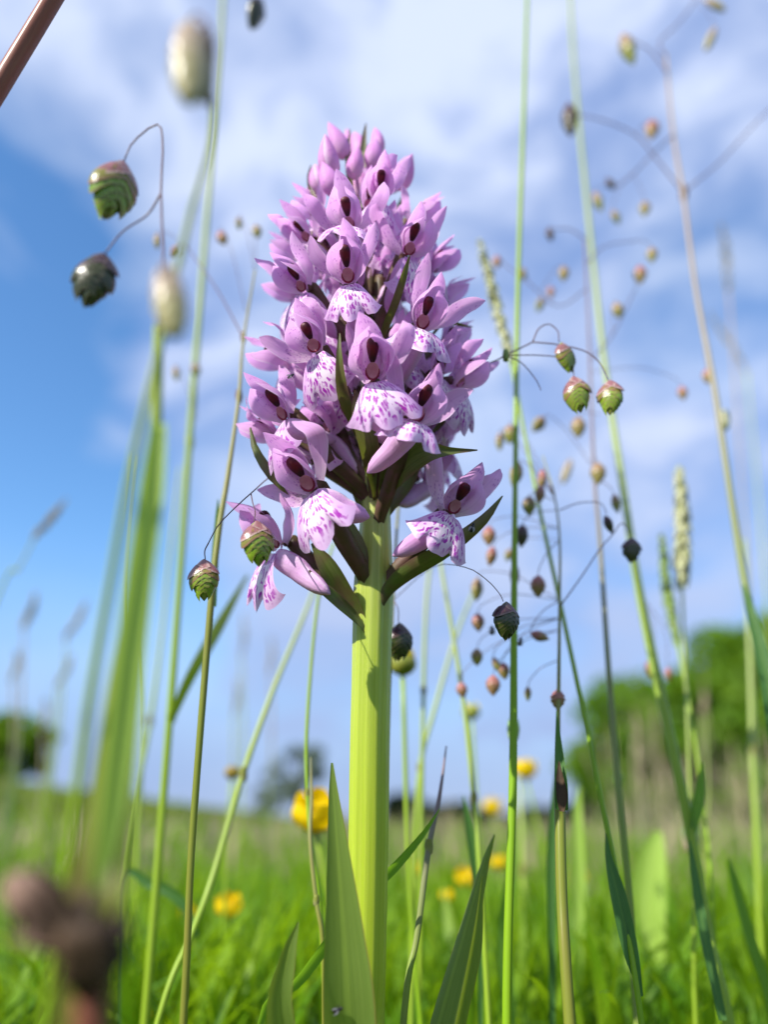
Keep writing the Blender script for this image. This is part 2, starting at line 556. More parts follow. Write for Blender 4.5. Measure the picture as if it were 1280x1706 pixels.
def lathe(prof, sides=12, fx=1.0, fy=1.0, bump=None):
    """prof: (r, z) list; one closed body along z"""
    V, U = [], []
    n = len(prof)
    for j, (r, z) in enumerate(prof):
        for i in range(sides):
            th = 2 * PI * i / sides
            k = bump(th, j / (n - 1)) if bump else 1.0
            V.append((r * k * fx * math.cos(th), r * k * fy * math.sin(th), z))
            U.append((i / sides, j / (n - 1)))
    Fc = gridfaces(sides, n, True)
    Fc.append(tuple(range(sides - 1, -1, -1))); Fc.append(tuple(range((n - 1) * sides, n * sides)))
    return np.array(V), Fc, U


def join(parts):
    V, Fc, U, k = [], [], [], 0
    for v, f, u in parts:
        V.append(np.asarray(v)); Fc += [tuple(x + k for x in q) for q in f]; U += list(u); k += len(v)
    return np.vstack(V), Fc, U


def terrain(x, y):
    x = np.asarray(x, float); y = np.asarray(y, float)
    s = np.clip((y - 0.8) / 7.0, 0, 1); s = s * s * (3 - 2 * s)
    left = np.log1p(np.exp(np.clip((-x - 0.04 * y) * 1.2, -30, 30))) / 1.2 - np.log(2) / 1.2
    left = np.minimum(np.maximum(left, -0.2), 14)
    z = s * 0.125 * left
    z = z + s * 0.05 * np.sin(x * 0.7 + 1.3) * np.sin(y * 0.45) - s * 0.10 * np.clip(x / 8, 0, 1)
    return z


# ------------------------------------------------------------------ the ground
def build_ground():
    ys = np.concatenate([np.linspace(-3, 12, 46), np.geomspace(13, 1500, 34)])
    V, U = [], []
    nx = 81
    for y in ys:
        half = 6 + abs(y) * 1.6
        for i in range(nx):
            x = (2 * i / (nx - 1) - 1) * half
            V.append((x, y, float(terrain(x, y))))
            U.append((i / nx, y))
    me = mesh('ground', V, gridfaces(nx, len(ys)), 'soil', U)
    o = link('ground', me)
    o['kind'] = 'structure'


build_ground()


def blades(name, label, n, ymin, ymax, hgt, wid, mat, seed, zmax=None, spread=0.62, segs=4, lean=0.5, seedhead=False, region=None, power=1.0, cat='grass'):
    r = np.random.default_rng(seed)
    if ymin > 0:
        y = ymin * (ymax / ymin) ** (r.random(n) ** power)
        x = (r.random(n) * 2 - 1) * (spread * y + 0.10)
    else:
        y = ymin + (ymax - ymin) * r.random(n)
        x = (r.random(n) * 2 - 1) * 0.75
    if region is not None:
        x = y * (region[0] + (region[1] - region[0]) * r.random(n))
    z = terrain(x, y)
    sc_ = np.clip(y / 1.2, 1, 6) ** 0.62
    H = hgt * (0.45 + 0.75 * r.random(n)) * np.clip(y / 0.5, 1.0, 2.2) ** 0.35
    Wd = wid * (0.5 + r.random(n)) * sc_
    clump = 0.62 + 0.55 * (0.5 + 0.5 * np.sin(x * 23 / sc_ + 3 * np.sin(y * 9 / sc_)) * np.sin(y * 17 / sc_ + 2 * np.sin(x * 13 / sc_)))
    H = H * clump
    if zmax is not None:
        H = np.minimum(H, zmax)
    az = r.random(n) * 2 * PI
    ld = np.stack([np.cos(az), np.sin(az)], 1)
    L = H * lean * (0.2 + 1.4 * r.random(n) ** 1.6)
    fa = az + PI / 2 + r.normal(0, 0.5, n)
    sd = np.stack([np.cos(fa), np.sin(fa)], 1)
    V = np.zeros((n, (segs + 1) * 2, 3), np.float32)
    for k in range(segs + 1):
        s = k / segs
        w = Wd * (1 - s ** 2.2) * (0.65 + 0.7 * s * (1 - s)) + 0.00005
        if seedhead:
            w = np.where(s > 0.55, Wd * 3.2 * np.sin(PI * min(1, (s - 0.5) / 0.5)) + 0.0002, Wd * 0.35)
        cx = x + ld[:, 0] * L * s ** 2
        cy = y + ld[:, 1] * L * s ** 2
        cz = z + H * (s - 0.32 * (L / H) * s ** 3)
        V[:, 2 * k, 0] = cx - sd[:, 0] * w / 2; V[:, 2 * k, 1] = cy - sd[:, 1] * w / 2; V[:, 2 * k, 2] = cz
        V[:, 2 * k + 1, 0] = cx + sd[:, 0] * w / 2; V[:, 2 * k + 1, 1] = cy + sd[:, 1] * w / 2; V[:, 2 * k + 1, 2] = cz
    base = (np.arange(n) * (segs + 1) * 2)[:, None]
    q = np.array([[2 * k, 2 * k + 1, 2 * k + 3, 2 * k + 2] for k in range(segs)])
    Fq = (base[:, :, None] + q[None]).reshape(-1, 4)
    me = bpy.data.meshes.new(name)
    me.vertices.add(V.shape[0] * V.shape[1]); me.vertices.foreach_set('co', V.ravel())
    me.loops.add(Fq.size); me.loops.foreach_set('vertex_index', Fq.ravel().astype(np.int32))
    me.polygons.add(len(Fq))
    me.polygons.foreach_set('loop_start', np.arange(0, Fq.size, 4, dtype=np.int32))
    me.polygons.foreach_set('use_smooth', np.ones(len(Fq), bool))
    me.materials.append(MAT[mat])
    me.update(calc_edges=True)
    me.validate()
    o = link(name, me)
    o['kind'] = 'stuff'; o['label'] = label; o['category'] = cat
    return o


blades('meadow_grass', 'short bright green meadow grass carpeting the ground around the orchid', 13000, 0.27, 1.4, 0.080, 0.0052, 'meadow', 1, zmax=0.084, lean=0.62, segs=6, spread=1.0)
blades('meadow_grass', 'low tufts of grass at the foot of the orchid and the stems', 5200, -0.45, 0.29, 0.038, 0.0050, 'meadow', 8, zmax=0.045, lean=1.1)
blades('meadow_grass', 'mid distance green meadow grass behind the orchid', 30000, 1.0, 9.0, 0.070, 0.0062, 'meadow', 2, lean=0.6, spread=1.05)
blades('meadow_grass', 'far paler meadow grass running to the skyline', 40000, 5.0, 80.0, 0.12, 0.009, 'meadow_far', 3, lean=0.6, spread=1.1)
blades('flowering_grass', 'hazy tan flowering grass standing below the big rounded trees', 520, 1.8, 5.0, 0.28, 0.0013, 'seed_tan', 4, lean=0.4, seedhead=True, region=(0.27, 0.85))
blades('flowering_grass', 'thin pale flowering grass scattered over the open meadow', 3600, 0.7, 10.0, 0.092, 0.0013, 'seed_tan', 6, lean=0.4, seedhead=True)

# ------------------------------------------------------------------ trees far behind


def tree(name, label, base, height, radius, n, leaf, mat, seed, crown_low=0.12, lobes=26, flat=0.8, gap=1.0):
    r = np.random.default_rng(seed)
    x0, y0 = base
    z0 = float(terrain(x0, y0)) - 0.1
    t = thing(name, label, 'tree' if 'tree' in name else 'bush', (x0, y0, z0))
    L = [(0, 0, 0), (0.05 * height * r.normal(), 0, height * 0.3), (0, 0.04 * height * r.normal(), height * 0.7)]
    parts = tube(catmull(L, 10), np.linspace(0.045, 0.018, 10) * height, 9)
    link('trunk', mesh('trunk', *parts[:2], 'bark', parts[2]), t)
    cen = []
    for k in range(lobes):
        a = r.uniform(0, 2 * PI); q = r.random() ** 0.5
        zz = crown_low + (0.97 - crown_low) * r.random()
        env = math.sqrt(max(0.02, 1 - ((zz - 0.45) / 0.58) ** 2)) * radius
        c = np.array([math.cos(a) * q * env, math.sin(a) * q * env, zz * height])
        cen.append((c, radius * r.uniform(0.20, 0.36)))
        if k < 9:
            s = np.array([0, 0, height * r.uniform(0.25, 0.5)])
            b = tube(catmull([s, (s + c) / 2 + [0, 0, 0.05 * height], c], 7), np.linspace(0.014, 0.004, 7) * height, 6)
            link('limb', mesh('limb', *b[:2], 'bark', b[2]), t)
    per = n // lobes
    Vs = []
    for c, rr in cen:
        d = r.normal(size=(per, 3)); d /= np.linalg.norm(d, axis=1)[:, None]
        rad = rr * (0.55 + 0.5 * r.random(per)) ** gap
        p = c + d * rad[:, None] * np.array([1, 1, flat])
        a = r.normal(size=(per, 3)); a /= np.linalg.norm(a, axis=1)[:, None]
        b = np.cross(a, r.normal(size=(per, 3))); b /= np.linalg.norm(b, axis=1)[:, None]
        s = leaf * (0.6 + 0.8 * r.random(per))[:, None]
        Vs.append(np.stack([p - a * s, p - b * s * 0.55, p + a * s, p + b * s * 0.55], 1))
    V = np.concatenate(Vs).reshape(-1, 3)
    Fc = np.arange(len(V)).reshape(-1, 4)
    link('crown', mesh('crown', V, Fc.tolist(), mat, None, smooth=False), t)
    return t


def at_h(px, Y):
    p = P(px, 1372, Y)
    return (p[0], Y)


tree('rounded_tree', 'big rounded green tree, its left edge against open sky', at_h(1142, 30), 5.3, 3.6, 22000, 0.22, 'tree_leaf', 21, 0.0, 80)
tree('rounded_tree', 'tallest dense green tree, running out of the frame beside the other rounded tree', at_h(1310, 33), 7.6, 5.2, 16000, 0.30, 'tree_leaf', 22, 0.0, 60)
tree('low_bush', 'dark green bush on the skyline at the far left edge', at_h(2, 30), 2.5, 1.5, 4200, 0.15, 'tree_leaf', 23, 0.0, 26)
tree('distant_tree', 'small blue-green distant tree left of the orchid stem', at_h(492, 60), 5.6, 2.3, 1500, 0.24, 'far_leaf_hazed', 24, 0.25, 16, gap=1.3)
tree('distant_tree', 'smallest low distant tree on the skyline beside the blue-green one', at_h(445, 66), 3.4, 1.6, 800, 0.24, 'far_leaf_hazed', 25, 0.2, 10, gap=1.3)


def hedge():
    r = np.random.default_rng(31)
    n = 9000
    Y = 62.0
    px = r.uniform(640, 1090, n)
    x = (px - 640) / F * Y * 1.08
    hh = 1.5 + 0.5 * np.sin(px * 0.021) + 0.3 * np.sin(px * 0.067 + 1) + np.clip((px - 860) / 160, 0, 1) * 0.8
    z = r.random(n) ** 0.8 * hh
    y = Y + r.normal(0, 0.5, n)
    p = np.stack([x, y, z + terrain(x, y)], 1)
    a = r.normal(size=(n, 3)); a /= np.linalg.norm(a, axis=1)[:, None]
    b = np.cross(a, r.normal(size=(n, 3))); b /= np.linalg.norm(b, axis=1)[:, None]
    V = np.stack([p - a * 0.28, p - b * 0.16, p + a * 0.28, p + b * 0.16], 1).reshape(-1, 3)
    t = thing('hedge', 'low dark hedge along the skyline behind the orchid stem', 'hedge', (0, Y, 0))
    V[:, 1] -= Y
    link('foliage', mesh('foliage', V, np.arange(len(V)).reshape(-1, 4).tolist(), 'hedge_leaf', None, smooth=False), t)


hedge()

# ------------------------------------------------------------------ the orchid
YO = 0.152                                        # the orchid stands this far in front of the camera, leaning a little towards it


def yo(py):
    return float(np.interp(py, [200, 850, 1700, 2100], [0.138, 0.152, 0.167, 0.171]))


mm = 0.001
AX = [(606, 1760), (610, 1600), (614, 1400), (617, 1200), (622, 1000), (626, 850), (624, 700), (616, 550), (606, 400), (600, 260)]
AXW = [P(x, y, yo(y)) for x, y in AX]
base = np.array([AXW[0][0], AXW[0][1], 0.0])
orchid = thing('spotted_orchid', 'tall pink-purple spotted orchid in full flower on a thick green stem', 'orchid', base)


def wpart(name, geo, mats, parent=orchid, org=base, **kw):
    """a part given in world coordinates under a thing whose Empty sits at org"""
    V, Fc, U = geo
    return link(name, mesh(name, np.asarray(V) - org, Fc, mats, U, **kw), parent)


stemC = catmull([np.array([base[0], base[1], -0.004])] + AXW, 90)
sr = []
for c in stemC:
    z = c[2]
    py = 853 - np.dot(c - CAM, UPV) / np.dot(c - CAM, FWD) * F
    k = np.interp(py, [230, 420, 600, 760, 860, 980, 1150, 1300, 1500, 1700, 2200], [9, 14, 18, 21, 25, 33, 32, 33, 33, 33, 36])
    sr.append(k * pxm(c))
wpart('stem', tube(stemC, np.array(sr), 112, ridges=7, ramp=0.035, seed=3), 'orchid_stem')


def axis_at(z):
    zs = np.array([c[2] for c in AXW])
    return np.array([np.interp(z, zs, [c[k] for c in AXW]) for k in range(2)] + [z])


# -- flower meshes, in millimetres; x across, y towards the viewer, z up
def wp(b, w, peak=0.5, p=2.2, n=9):
    out = []
    for v in np.linspace(0, 1, n):
        if v < peak:
            q = v / peak; out.append(b + (w - b) * (q * q * (3 - 2 * q)) ** 0.8)
        else:
            q = (v - peak) / (1 - peak); out.append(max(w * (1 - q ** p) ** 0.62, 0.25))
    return out


def local(name, geo, mat, **kw):
    V, Fc, U = geo
    return mesh(name, np.asarray(V) * mm, Fc, mat, U, **kw)


NV = 8
SEPAL_TOP, PETAL, SEPAL, LIP = [], {-1: [], 1: []}, {-1: [], 1: []}, []
for k in range(NV):
    r = np.random.default_rng(50 + k)
    j = lambda s=0.5: r.normal(0, s)
    SEPAL_TOP.append(local('dorsal_sepal', ribbon([(0, -2, -0.2), (j(.2), -3.0, 4), (j(.3), -2.0, 8.2), (j(.8), 0.9 + j(), 12.6)], wp(3.0, 6.4, 0.42, 1.7),
                           (0, 1, 0.1), 9, 18, cup=0.42, ripple=0.12, seed=k), 'petal'))
    for s in (-1, 1):
        PETAL[s].append(local('petal', ribbon([(s * 1.2, -1.6, 0.0), (s * 3.5, -0.6, 3.0), (s * 3.7, 1.1 + j(.3), 6.3), (s * 1.2 + j(.3), 3.3, 9.3 + j(.4))],
                              wp(2.4, 5.5, 0.5, 2.0), [(-s * 0.9, 0.45, 0), (-s * 0.85, 0.55, 0), (-s * 0.75, 0.5, -0.35)], 9, 18, cup=0.30, ripple=0.13, seed=k + 9 * s + 20), 'petal'))
        SEPAL[s].append(local('lateral_sepal', ribbon([(s * 1.6, -1.8, 0.2), (s * 4.4, -2.8, 3.4), (s * 6.6 + j(), -3.0 + j(.8), 7.4 + j()), (s * 7.6 + j(1), -1.8 + j(1.5), 11.0 + j())],
                              wp(1.8, 3.7, 0.5, 2.0), (s * 0.15, 1, 0.15), 9, 18, cup=0.30 + j(.12), ripple=0.20, twist=s * r.uniform(-0.5, 0.3), seed=k + 5 * s + 40), 'petal'))
    V, U = [], []
    nu, nv = 41, 16
    for b in range(nv):
        v = b / (nv - 1)
        for a in range(nu):
            u = -1 + 2 * a / (nu - 1)
            ln = 10.4 - 1.2 * u * u + 1.3 * math.exp(-(u / 0.20) ** 2) - 2.0 * math.exp(-((abs(u) - 0.36) / 0.075) ** 2) + 0.22 * math.sin(15 * u + 2 * k)
            if abs(u) > 0.7: ln -= 22.0 * (abs(u) - 0.7) ** 2
            ln = 10.2 + (ln - 10.2) * v ** 3 if v < 1 else ln
            y = z = 0.0
            st = 12
            for q in range(st):
                al = math.radians(18 + 58 * (q + 0.5) / st * v)
                y += math.cos(al) * ln * v / st; z -= math.sin(al) * ln * v / st
            hw = 2.0 + 6.0 * v ** 0.8 + 0.35 * math.sin(3 * k)
            x = u * hw * (1 - 0.10 * u * u)
            back = (1.9 + 0.9 * math.sin(2.1 * k)) * abs(u) ** 1.7 * v
            y += 0.9 - back + 0.55 * math.sin(6.5 * u + 2 * k) * v * v
            z += -0.4 - 1.1 * u * u * v + 0.25 * math.cos(8 * u + k) * v * v
            V.append((x, y, z)); U.append(((u + 1) / 2, v))
    LIP.append(local('lip', (np.array(V), gridfaces(nu, nv), U), 'lip'))

pr = [(0.02, -2.4), (0.50, -2.2), (0.80, -1.5), (1.12, -0.3), (1.28, 0.7), (1.24, 1.5), (0.98, 2.1), (0.55, 2.4), (0.02, 2.5)]
cv, cf, cu = lathe(pr, 14, 1.0, 0.85, bump=lambda th, v: 1 - 0.22 * abs(math.sin(th)) ** 14 * (1 if math.sin(th) > 0 else 0))
COLUMN = local('column', (cv + np.array([0, -1.0, 4.9]), cf, cu), 'column')
dv, du, df, dm = [], [], [], []
nr, na = 4, 16
for b in range(nr):
    for a in range(na):
        th = 2 * PI * a / na
        rr = 1.25 * (b + 0.01) / (nr - 0.99)
        dv.append((rr * math.cos(th), -0.9 + 0.35 * (rr / 1.5) ** 2, 1.55 + rr * 1.15 * math.sin(th))); du.append((a / na, b / nr))
for f in gridfaces(na, nr, True): df.append(f); dm.append(0)
df.append(tuple(range(na))); dm.append(0)
arc = [(1.3 * math.cos(t), -0.62, 1.55 + 1.5 * math.sin(t)) for t in np.linspace(math.radians(165), math.radians(375), 14)]
av, af, au = tube(arc, [0.06, 0.14, 0.2, 0.22, 0.22, 0.22, 0.22, 0.22, 0.22, 0.22, 0.22, 0.2, 0.14, 0.06], 7)
k0 = len(dv)
STIGMA = local('stigma', (np.vstack([np.array(dv), av]), df + [tuple(i + k0 for i in f) for f in af], du + au), ['stigma', 'stigma_rim'], midx=dm + [1] * len(af))


def flower_frame(p, yaw, pitch, roll):
    y = nrm(CAM - p)
    z = nrm(UPV - y * np.dot(UPV, y))
    x = np.cross(y, z)
    R = Matrix(((x[0], y[0], z[0]), (x[1], y[1], z[1]), (x[2], y[2], z[2])))
    return R @ Matrix.Rotation(-math.radians(roll), 3, 'Y') @ Matrix.Rotation(math.radians(yaw), 3, 'Z') @ Matrix.Rotation(math.radians(pitch), 3, 'X')


NF = [0]


def flower(px, py, off, yaw, pitch, roll, s, spur=None, openness=1.0, lip_tilt=0.0):
    """px, py: where the dark column shows; off: mm from the stem's plane towards the viewer"""
    k = NF[0]; NF[0] += 1
    r = np.random.default_rng(700 + k)
    p = P(px, py, yo(py) - off * mm)
    R = flower_frame(p, yaw, pitch, roll)
    q = p - np.array(R @ Vector((0, -1.0 * mm * s, 4.6 * mm * s)))
    M = Matrix.Translation(Vector(q - base)) @ R.to_4x4() @ Matrix.Scale(s, 4)
    e = bpy.data.objects.new('flower', None)
    COL.objects.link(e); e.parent = orchid; e.matrix_local = M; e.empty_display_size = 0.002
    g = lambda a: math.radians(r.normal(0, a))
    i = int(r.integers(NV))
    HD = Matrix.Diagonal((r.uniform(0.66, 0.82), 0.85 * r.uniform(0.9, 1.1), r.uniform(0.82, 0.98), 1))
    SD = Matrix.Diagonal((0.88 * r.uniform(0.85, 1.08), 1, 0.92 * r.uniform(0.85, 1.08), 1))
    LD = Matrix.Diagonal((r.uniform(0.78, 0.96), 1, r.uniform(0.80, 0.98), 1))
    link('dorsal_sepal', SEPAL_TOP[i], e, HD @ Matrix.Rotation(g(5), 4, 'Y') @ Matrix.Rotation(g(6), 4, 'X'))
    for sg in (-1, 1):
        link('petal', PETAL[sg][(i + 1) % NV], e, HD @ Matrix.Rotation(g(3), 4, 'Y') @ Matrix.Rotation(g(4), 4, 'Z'))
        link('lateral_sepal', SEPAL[sg][(i + 2 + (sg > 0)) % NV], e,
             Matrix.Rotation(math.radians(sg * (openness - 1) * 40) + g(14), 4, 'Y') @ Matrix.Rotation(g(14), 4, 'X') @ Matrix.Rotation(g(12), 4, 'Z') @ SD)
    link('lip', LIP[(i + 3) % NV], e, Matrix.Rotation(g(8) + math.radians(lip_tilt), 4, 'X') @ Matrix.Rotation(g(7), 4, 'Y') @ Matrix.Rotation(g(10), 4, 'Z') @ LD)
    CD = Matrix.Translation((0, 0, 0.6 * mm)) @ Matrix.Diagonal((r.uniform(0.66, 0.88), 1, r.uniform(0.70, 0.90), 1))
    link('column', COLUMN, e, CD); link('stigma', STIGMA, e, Matrix.Diagonal((r.uniform(0.75, 0.95), 1, r.uniform(0.8, 1.0), 1)))
    Ri = np.array(R.transposed())
    toL = lambda w: Ri @ (np.asarray(w) - q) / (mm * s)
    # spur: backwards and down from the lip base
    ax = axis_at(q[2] - 9 * mm * s)
    if spur is not None:
        tip = toL(P(spur[0], spur[1], yo(spur[1]) - spur[2] * mm))
    else:
        tip = toL(q + nrm(ax - q + np.array([0, 0, -5 * mm])) * 12.5 * mm * s)
    a0 = np.array([0, -0.6, -1.5])
    mid = (a0 + tip) / 2 + np.array([0, 0, -0.6])
    C = catmull([a0 + [0, 0.9, 0.2], a0 * 0.7 + tip * 0.3 + [0, 0, -0.3], mid, tip], 14)
    rad = np.array([1.6, 1.95, 2.1, 2.15, 2.15, 2.1, 2.05, 2.0, 1.92, 1.82, 1.7, 1.5, 1.05, 0.15])
    link('spur', local('spur', tube(C, rad, 14, ridges=4, ramp=0.10, seed=k), 'spur'), e)
    # ovary: from the stem to the back of the flower
    lo, hi = axis_at(q[2] - 19 * mm * s), axis_at(q[2] - 11 * mm * s)
    outw = nrm((q - hi) * np.array([1, 1, 0]))
    C = catmull([toL(lo), toL(hi + outw * 2.2 * mm), (toL(hi + outw * 4 * mm) + np.array([0, -4.2, -0.6])) * 0.5, np.array([0, -4.2, -0.6]), np.array([0, -2.2, -0.4])], 14)
    link('ovary', local('ovary', tube(C, np.array([0.3, 0.6, 0.9, 1.1, 1.3, 1.45, 1.55, 1.6, 1.6, 1.5, 1.35, 1.2, 0.9, 0.2]), 12, ridges=6, ramp=0.2, seed=k), 'ovary'), e)
    return e


FLOWERS = [
    # px, py, off, yaw, pitch, roll, scale, spur, openness
    (635, 297, 13, 4, -6, 4, 0.92, None, 0.6),
    (577, 345, 17, -8, -4, -10, 0.98, None, 0.9, 30),
    (497, 374, 9, -34, -6, -34, 0.86, None, 0.9),
    (690, 387, 14, 20, -4, 16, 1.00, None, 1.0),
    (576, 430, 21, -6, -2, -8, 1.00, None, 1.0),
    (489, 452, 14, -34, -2, -30, 0.95, None, 1.0),
    (713, 508, 17, 16, 0, 18, 1.04, None, 1.1, 18),
    (510, 547, 18, -20, 0, -26, 1.05, None, 1.0),
    (621, 583, 23, 0, 0, 0, 1.20, (640, 740, 12), 1.0),
    (707, 660, 20, 16, 0, 22, 1.10, (612, 788, 17), 1.0, 24),
    (780, 612, 4, 46, 0, 32, 1.00, None, 1.0),
    (456, 664, 12, -36, 4, -34, 1.02, (560, 735, 4), 1.0),
    (492, 776, 16, -20, 0, -36, 1.22, (616, 862, 14), 0.5),
    (773, 816, 9, 20, 0, 30, 1.14, (655, 926, 12), 0.7, 4),
    (446, 872, 5, -52, -12, -16, 1.16, (550, 990, 8), 1.0),
    (436, 708, 4, -84, -8, -34, 0.98, (535, 765, 2), 1.0),
    (452, 588, 4, -74, -4, -48, 0.95, None, 0.9),
    (470, 478, -2, -76, -4, -40, 0.86, None, 0.9),
    (512, 340, 6, -50, -8, -30, 0.74, None, 0.4),
    (706, 348, 4, 50, -4, 26, 0.80, None, 0.7),
    (735, 425, 2, 66, -4, 24, 0.86, None, 0.9),
    (742, 488, -2, 74, -4, 26, 0.9, None, 1.0),
    (752, 560, -3, 80, 0, 22, 0.92, None, 1.0),
    (748, 705, -4, 84, -2, 26, 0.95, None, 1.0),
    (560, 690, -6, -60, 0, -20, 0.95, None, 1.0),
    (720, 770, -10, 100, 0, 20, 1.0, None, 1.0),
    (735, 590, 5, 40, 0, 20, 0.95, None, 1.0),
    (545, 398, 5, -46, -4, -24, 0.84, None, 1.0),
    (640, 372, 6, 34, -4, 14, 0.82, None, 0.9),
    (662, 440, 6, 50, -2, 24, 0.84, None, 1.0),
    (540, 505, 5, -52, 0, -24, 0.88, None, 1.0),
    (672, 560, 6, 44, 0, 22, 0.88, None, 1.0),
    (512, 610, 3, -60, 0, -30, 0.9, None, 1.0),
    (745, 650, -1, 66, 0, 30, 0.9, None, 1.0),
    (535, 690, 4, -50, 0, -26, 0.9, None, 1.0),
    (720, 430, 0, 76, -2, 34, 0.82, None, 1.0),
    (480, 410, -1, -70, -4, -36, 0.78, None, 0.9),
    (615, 320, 9, 10, -6, 4, 0.74, None, 0.5),
    (570, 620, 3, -40, 0, -20, 0.95, None, 1.0),
]
for f in FLOWERS:
    flower(*f)
for k in range(12):                                   # the side of the spike turned away
    h = k / 11
    a = k * 2.4
    px = 622 + math.cos(a) * (105 - 62 * h) - 14 * h
    py = 720 - 330 * h
    flower(px, py, -13 + 5 * h, (180 if abs(math.cos(a)) < 0.4 else 128 * np.sign(math.cos(a))), -4, 20 * math.cos(a), 0.95 - 0.25 * h)


def bud_mesh(k):
    r = np.random.default_rng(90 + k)
    n = 16
    prof = []
    for j in range(n):
        v = j / (n - 1)
        rr = 2.15 * math.sin(PI * min(1, v * 1.02) ** 0.85) ** 0.75 * (1.08 - 0.35 * v) + 0.05
        prof.append((rr, v * 9.2))
    V, Fc, U = lathe(prof, 18, 1.0, 0.92, bump=lambda th, v: 1 + 0.10 * abs(math.sin(1.5 * th + 0.8 * v)) - 0.05)
    V[:, 0] += 0.9 * (V[:, 2] / 9) ** 2 * r.normal()
    V[:, 1] += 0.9 * (V[:, 2] / 9) ** 2
    return local('bud', (V, Fc, U), 'bud')


BUDS = [bud_mesh(k) for k in range(4)]
for k, (px, py, off, ang, ln) in enumerate([(573, 266, 3, -12, 62), (556, 302, 8, -16, 78), (600, 266, -2, 0, 58), (620, 285, 5, 6, 62), (630, 258, 1, 5, 50), (664, 318, 4, 20, 62), (535, 322, 3, -20, 60), (592, 300, 6, -4, 60), (560, 330, 10, -22, 70), (585, 262, -6, -4, 46), (530, 352, 0, -26, 56), (655, 320, -6, 16, 60), (600, 330, 2, 0, 60)]):
    a = math.radians(ang)
    p0 = P(px, py, yo(py) - off * mm)
    p1 = P(px + math.sin(a) * ln, py - math.cos(a) * ln, yo(py) - off * mm * 1.4)
    L = np.linalg.norm(p1 - p0)
    z = nrm(p1 - p0); y = nrm((CAM - p0) - z * np.dot(CAM - p0, z)); x = np.cross(y, z)
    R = Matrix(((x[0], y[0], z[0]), (x[1], y[1], z[1]), (x[2], y[2], z[2])))
    link('bud', BUDS[k % 4], orchid, Matrix.Translation(Vector(p0 - base)) @ R.to_4x4() @ Matrix.Rotation(k * 1.3, 4, 'Z') @ Matrix.Diagonal((ln * pxm(p0) / (9.2 * mm) * 1.12, ln * pxm(p0) / (9.2 * mm) * 1.12, L / (9.2 * mm), 1)))


def pxribbon(pts, tilt=0.0, nu=9, nv=20, **kw):
    """pts: (px, py, Y, width in px); the sheet faces the viewer, turned by tilt about its own length"""
    C = [P(a, b, Y) for a, b, Y, w in pts]
    ws = [w * pxm(c) for (a, b, Y, w), c in zip(pts, C)]
    Ns = []
    for i, c in enumerate(C):
        t = nrm(C[min(i + 1, len(C) - 1)] - C[max(i - 1, 0)])
        v = nrm(CAM - c)
        lat = nrm(np.cross(t, v)); n = np.cross(lat, t)
        Ns.append(n * math.cos(tilt) + lat * math.sin(tilt))
    return ribbon(C, ws, np.array(Ns), nu, nv, **kw)


def bract(pts, tilt=0.0, cup=0.35, seed=0):
    # the foot runs down the stem and widens gradually out of it
    a, b = pts[0], pts[1]
    pts = [(a[0], a[1] + 34, a[2] + 1.0, 3), ((a[0] * 0.55 + b[0] * 0.45), a[1] * 0.6 + b[1] * 0.4 + 12, b[2] * 0.5 + 1.4, b[3] * 0.42)] + list(pts[1:])
    wpart('bract', pxribbon([(a, b, yo(b) - o * mm, w * 0.76) for a, b, o, w in pts], tilt, cup=cup, seed=seed, ripple=0.05), 'bract')


bract([(626, 955, 0, 16), (600, 912, 4, 34), (568, 872, 6, 54), (525, 832, 8, 46), (462, 798, 9, 28), (428, 752, 8, 18), (417, 712, 7, 4)], 0.3, -0.35, 1)
bract([(624, 1050, 0, 14), (598, 1022, 3, 26), (572, 985, 4, 46), (545, 940, 6, 42), (520, 905, 6, 6)], -0.3, 0.4, 2)
bract([(622, 1046, 0, 12), (590, 1028, 4, 22), (560, 1000, 6, 30), (532, 975, 7, 26), (515, 950, 7, 4)], 0.5, 0.3, 12)
bract([(628, 850, 0, 16), (644, 815, 6, 34), (662, 785, 10, 62), (705, 755, 13, 56), (745, 752, 13, 20), (796, 750, 12, 3)], -0.2, 0.35, 3)
bract([(624, 1010, 0, 14), (648, 982, 4, 30), (682, 952, 6, 40), (745, 915, 9, 36), (805, 868, 9, 24), (838, 826, 8, 3)], 0.25, -0.3, 4)
bract([(628, 870, 0, 20), (650, 840, -1, 34), (672, 800, -3, 52), (690, 745, -5, 46), (700, 690, -6, 6)], 0.0, 0.35, 5)
bract([(622, 590, 2, 12), (642, 545, 12, 16), (658, 505, 17, 18), (672, 462, 20, 15), (683, 425, 21, 3)], 0.2, 0.5, 6)
bract([(612, 745, 4, 14), (588, 700, 14, 20), (572, 655, 19, 26), (566, 600, 21, 16), (566, 555, 21, 3)], -0.2, 0.5, 7)
bract([(626, 815, 0, 16), (618, 775, 8, 30), (614, 740, 14, 44), (600, 690, 18, 38), (592, 650, 18, 5)], 0.1, 0.4, 8)
bract([(624, 880, 0, 16), (606, 840, 1, 28), (590, 795, 0, 34), (565, 755, -1, 28), (535, 735, -2, 4)], -0.2, 0.4, 9)
bract([(560, 740, 2, 20), (530, 715, 2, 26), (500, 690, 2, 18), (470, 672, 2, 3)], 0.4, 0.3, 13)
bract([(700, 560, 4, 10), (740, 535, 3, 14), (765, 540, 2, 9), (788, 545, 2, 2)], 0.6, 0.3, 15)
bract([(735, 610, 4, 8), (748, 575, 4, 12), (755, 545, 4, 2)], 0.4, 0.3, 16)
bract([(700, 720, 2, 12), (735, 705, 0, 14), (748, 680, 0, 10), (752, 660, 0, 2)], 0.4, 0.3, 17)
bract([(600, 330, 2, 10), (603, 280, 2, 16), (606, 235, 0, 12), (610, 205, -1, 2)], 0.2, 0.5, 18)
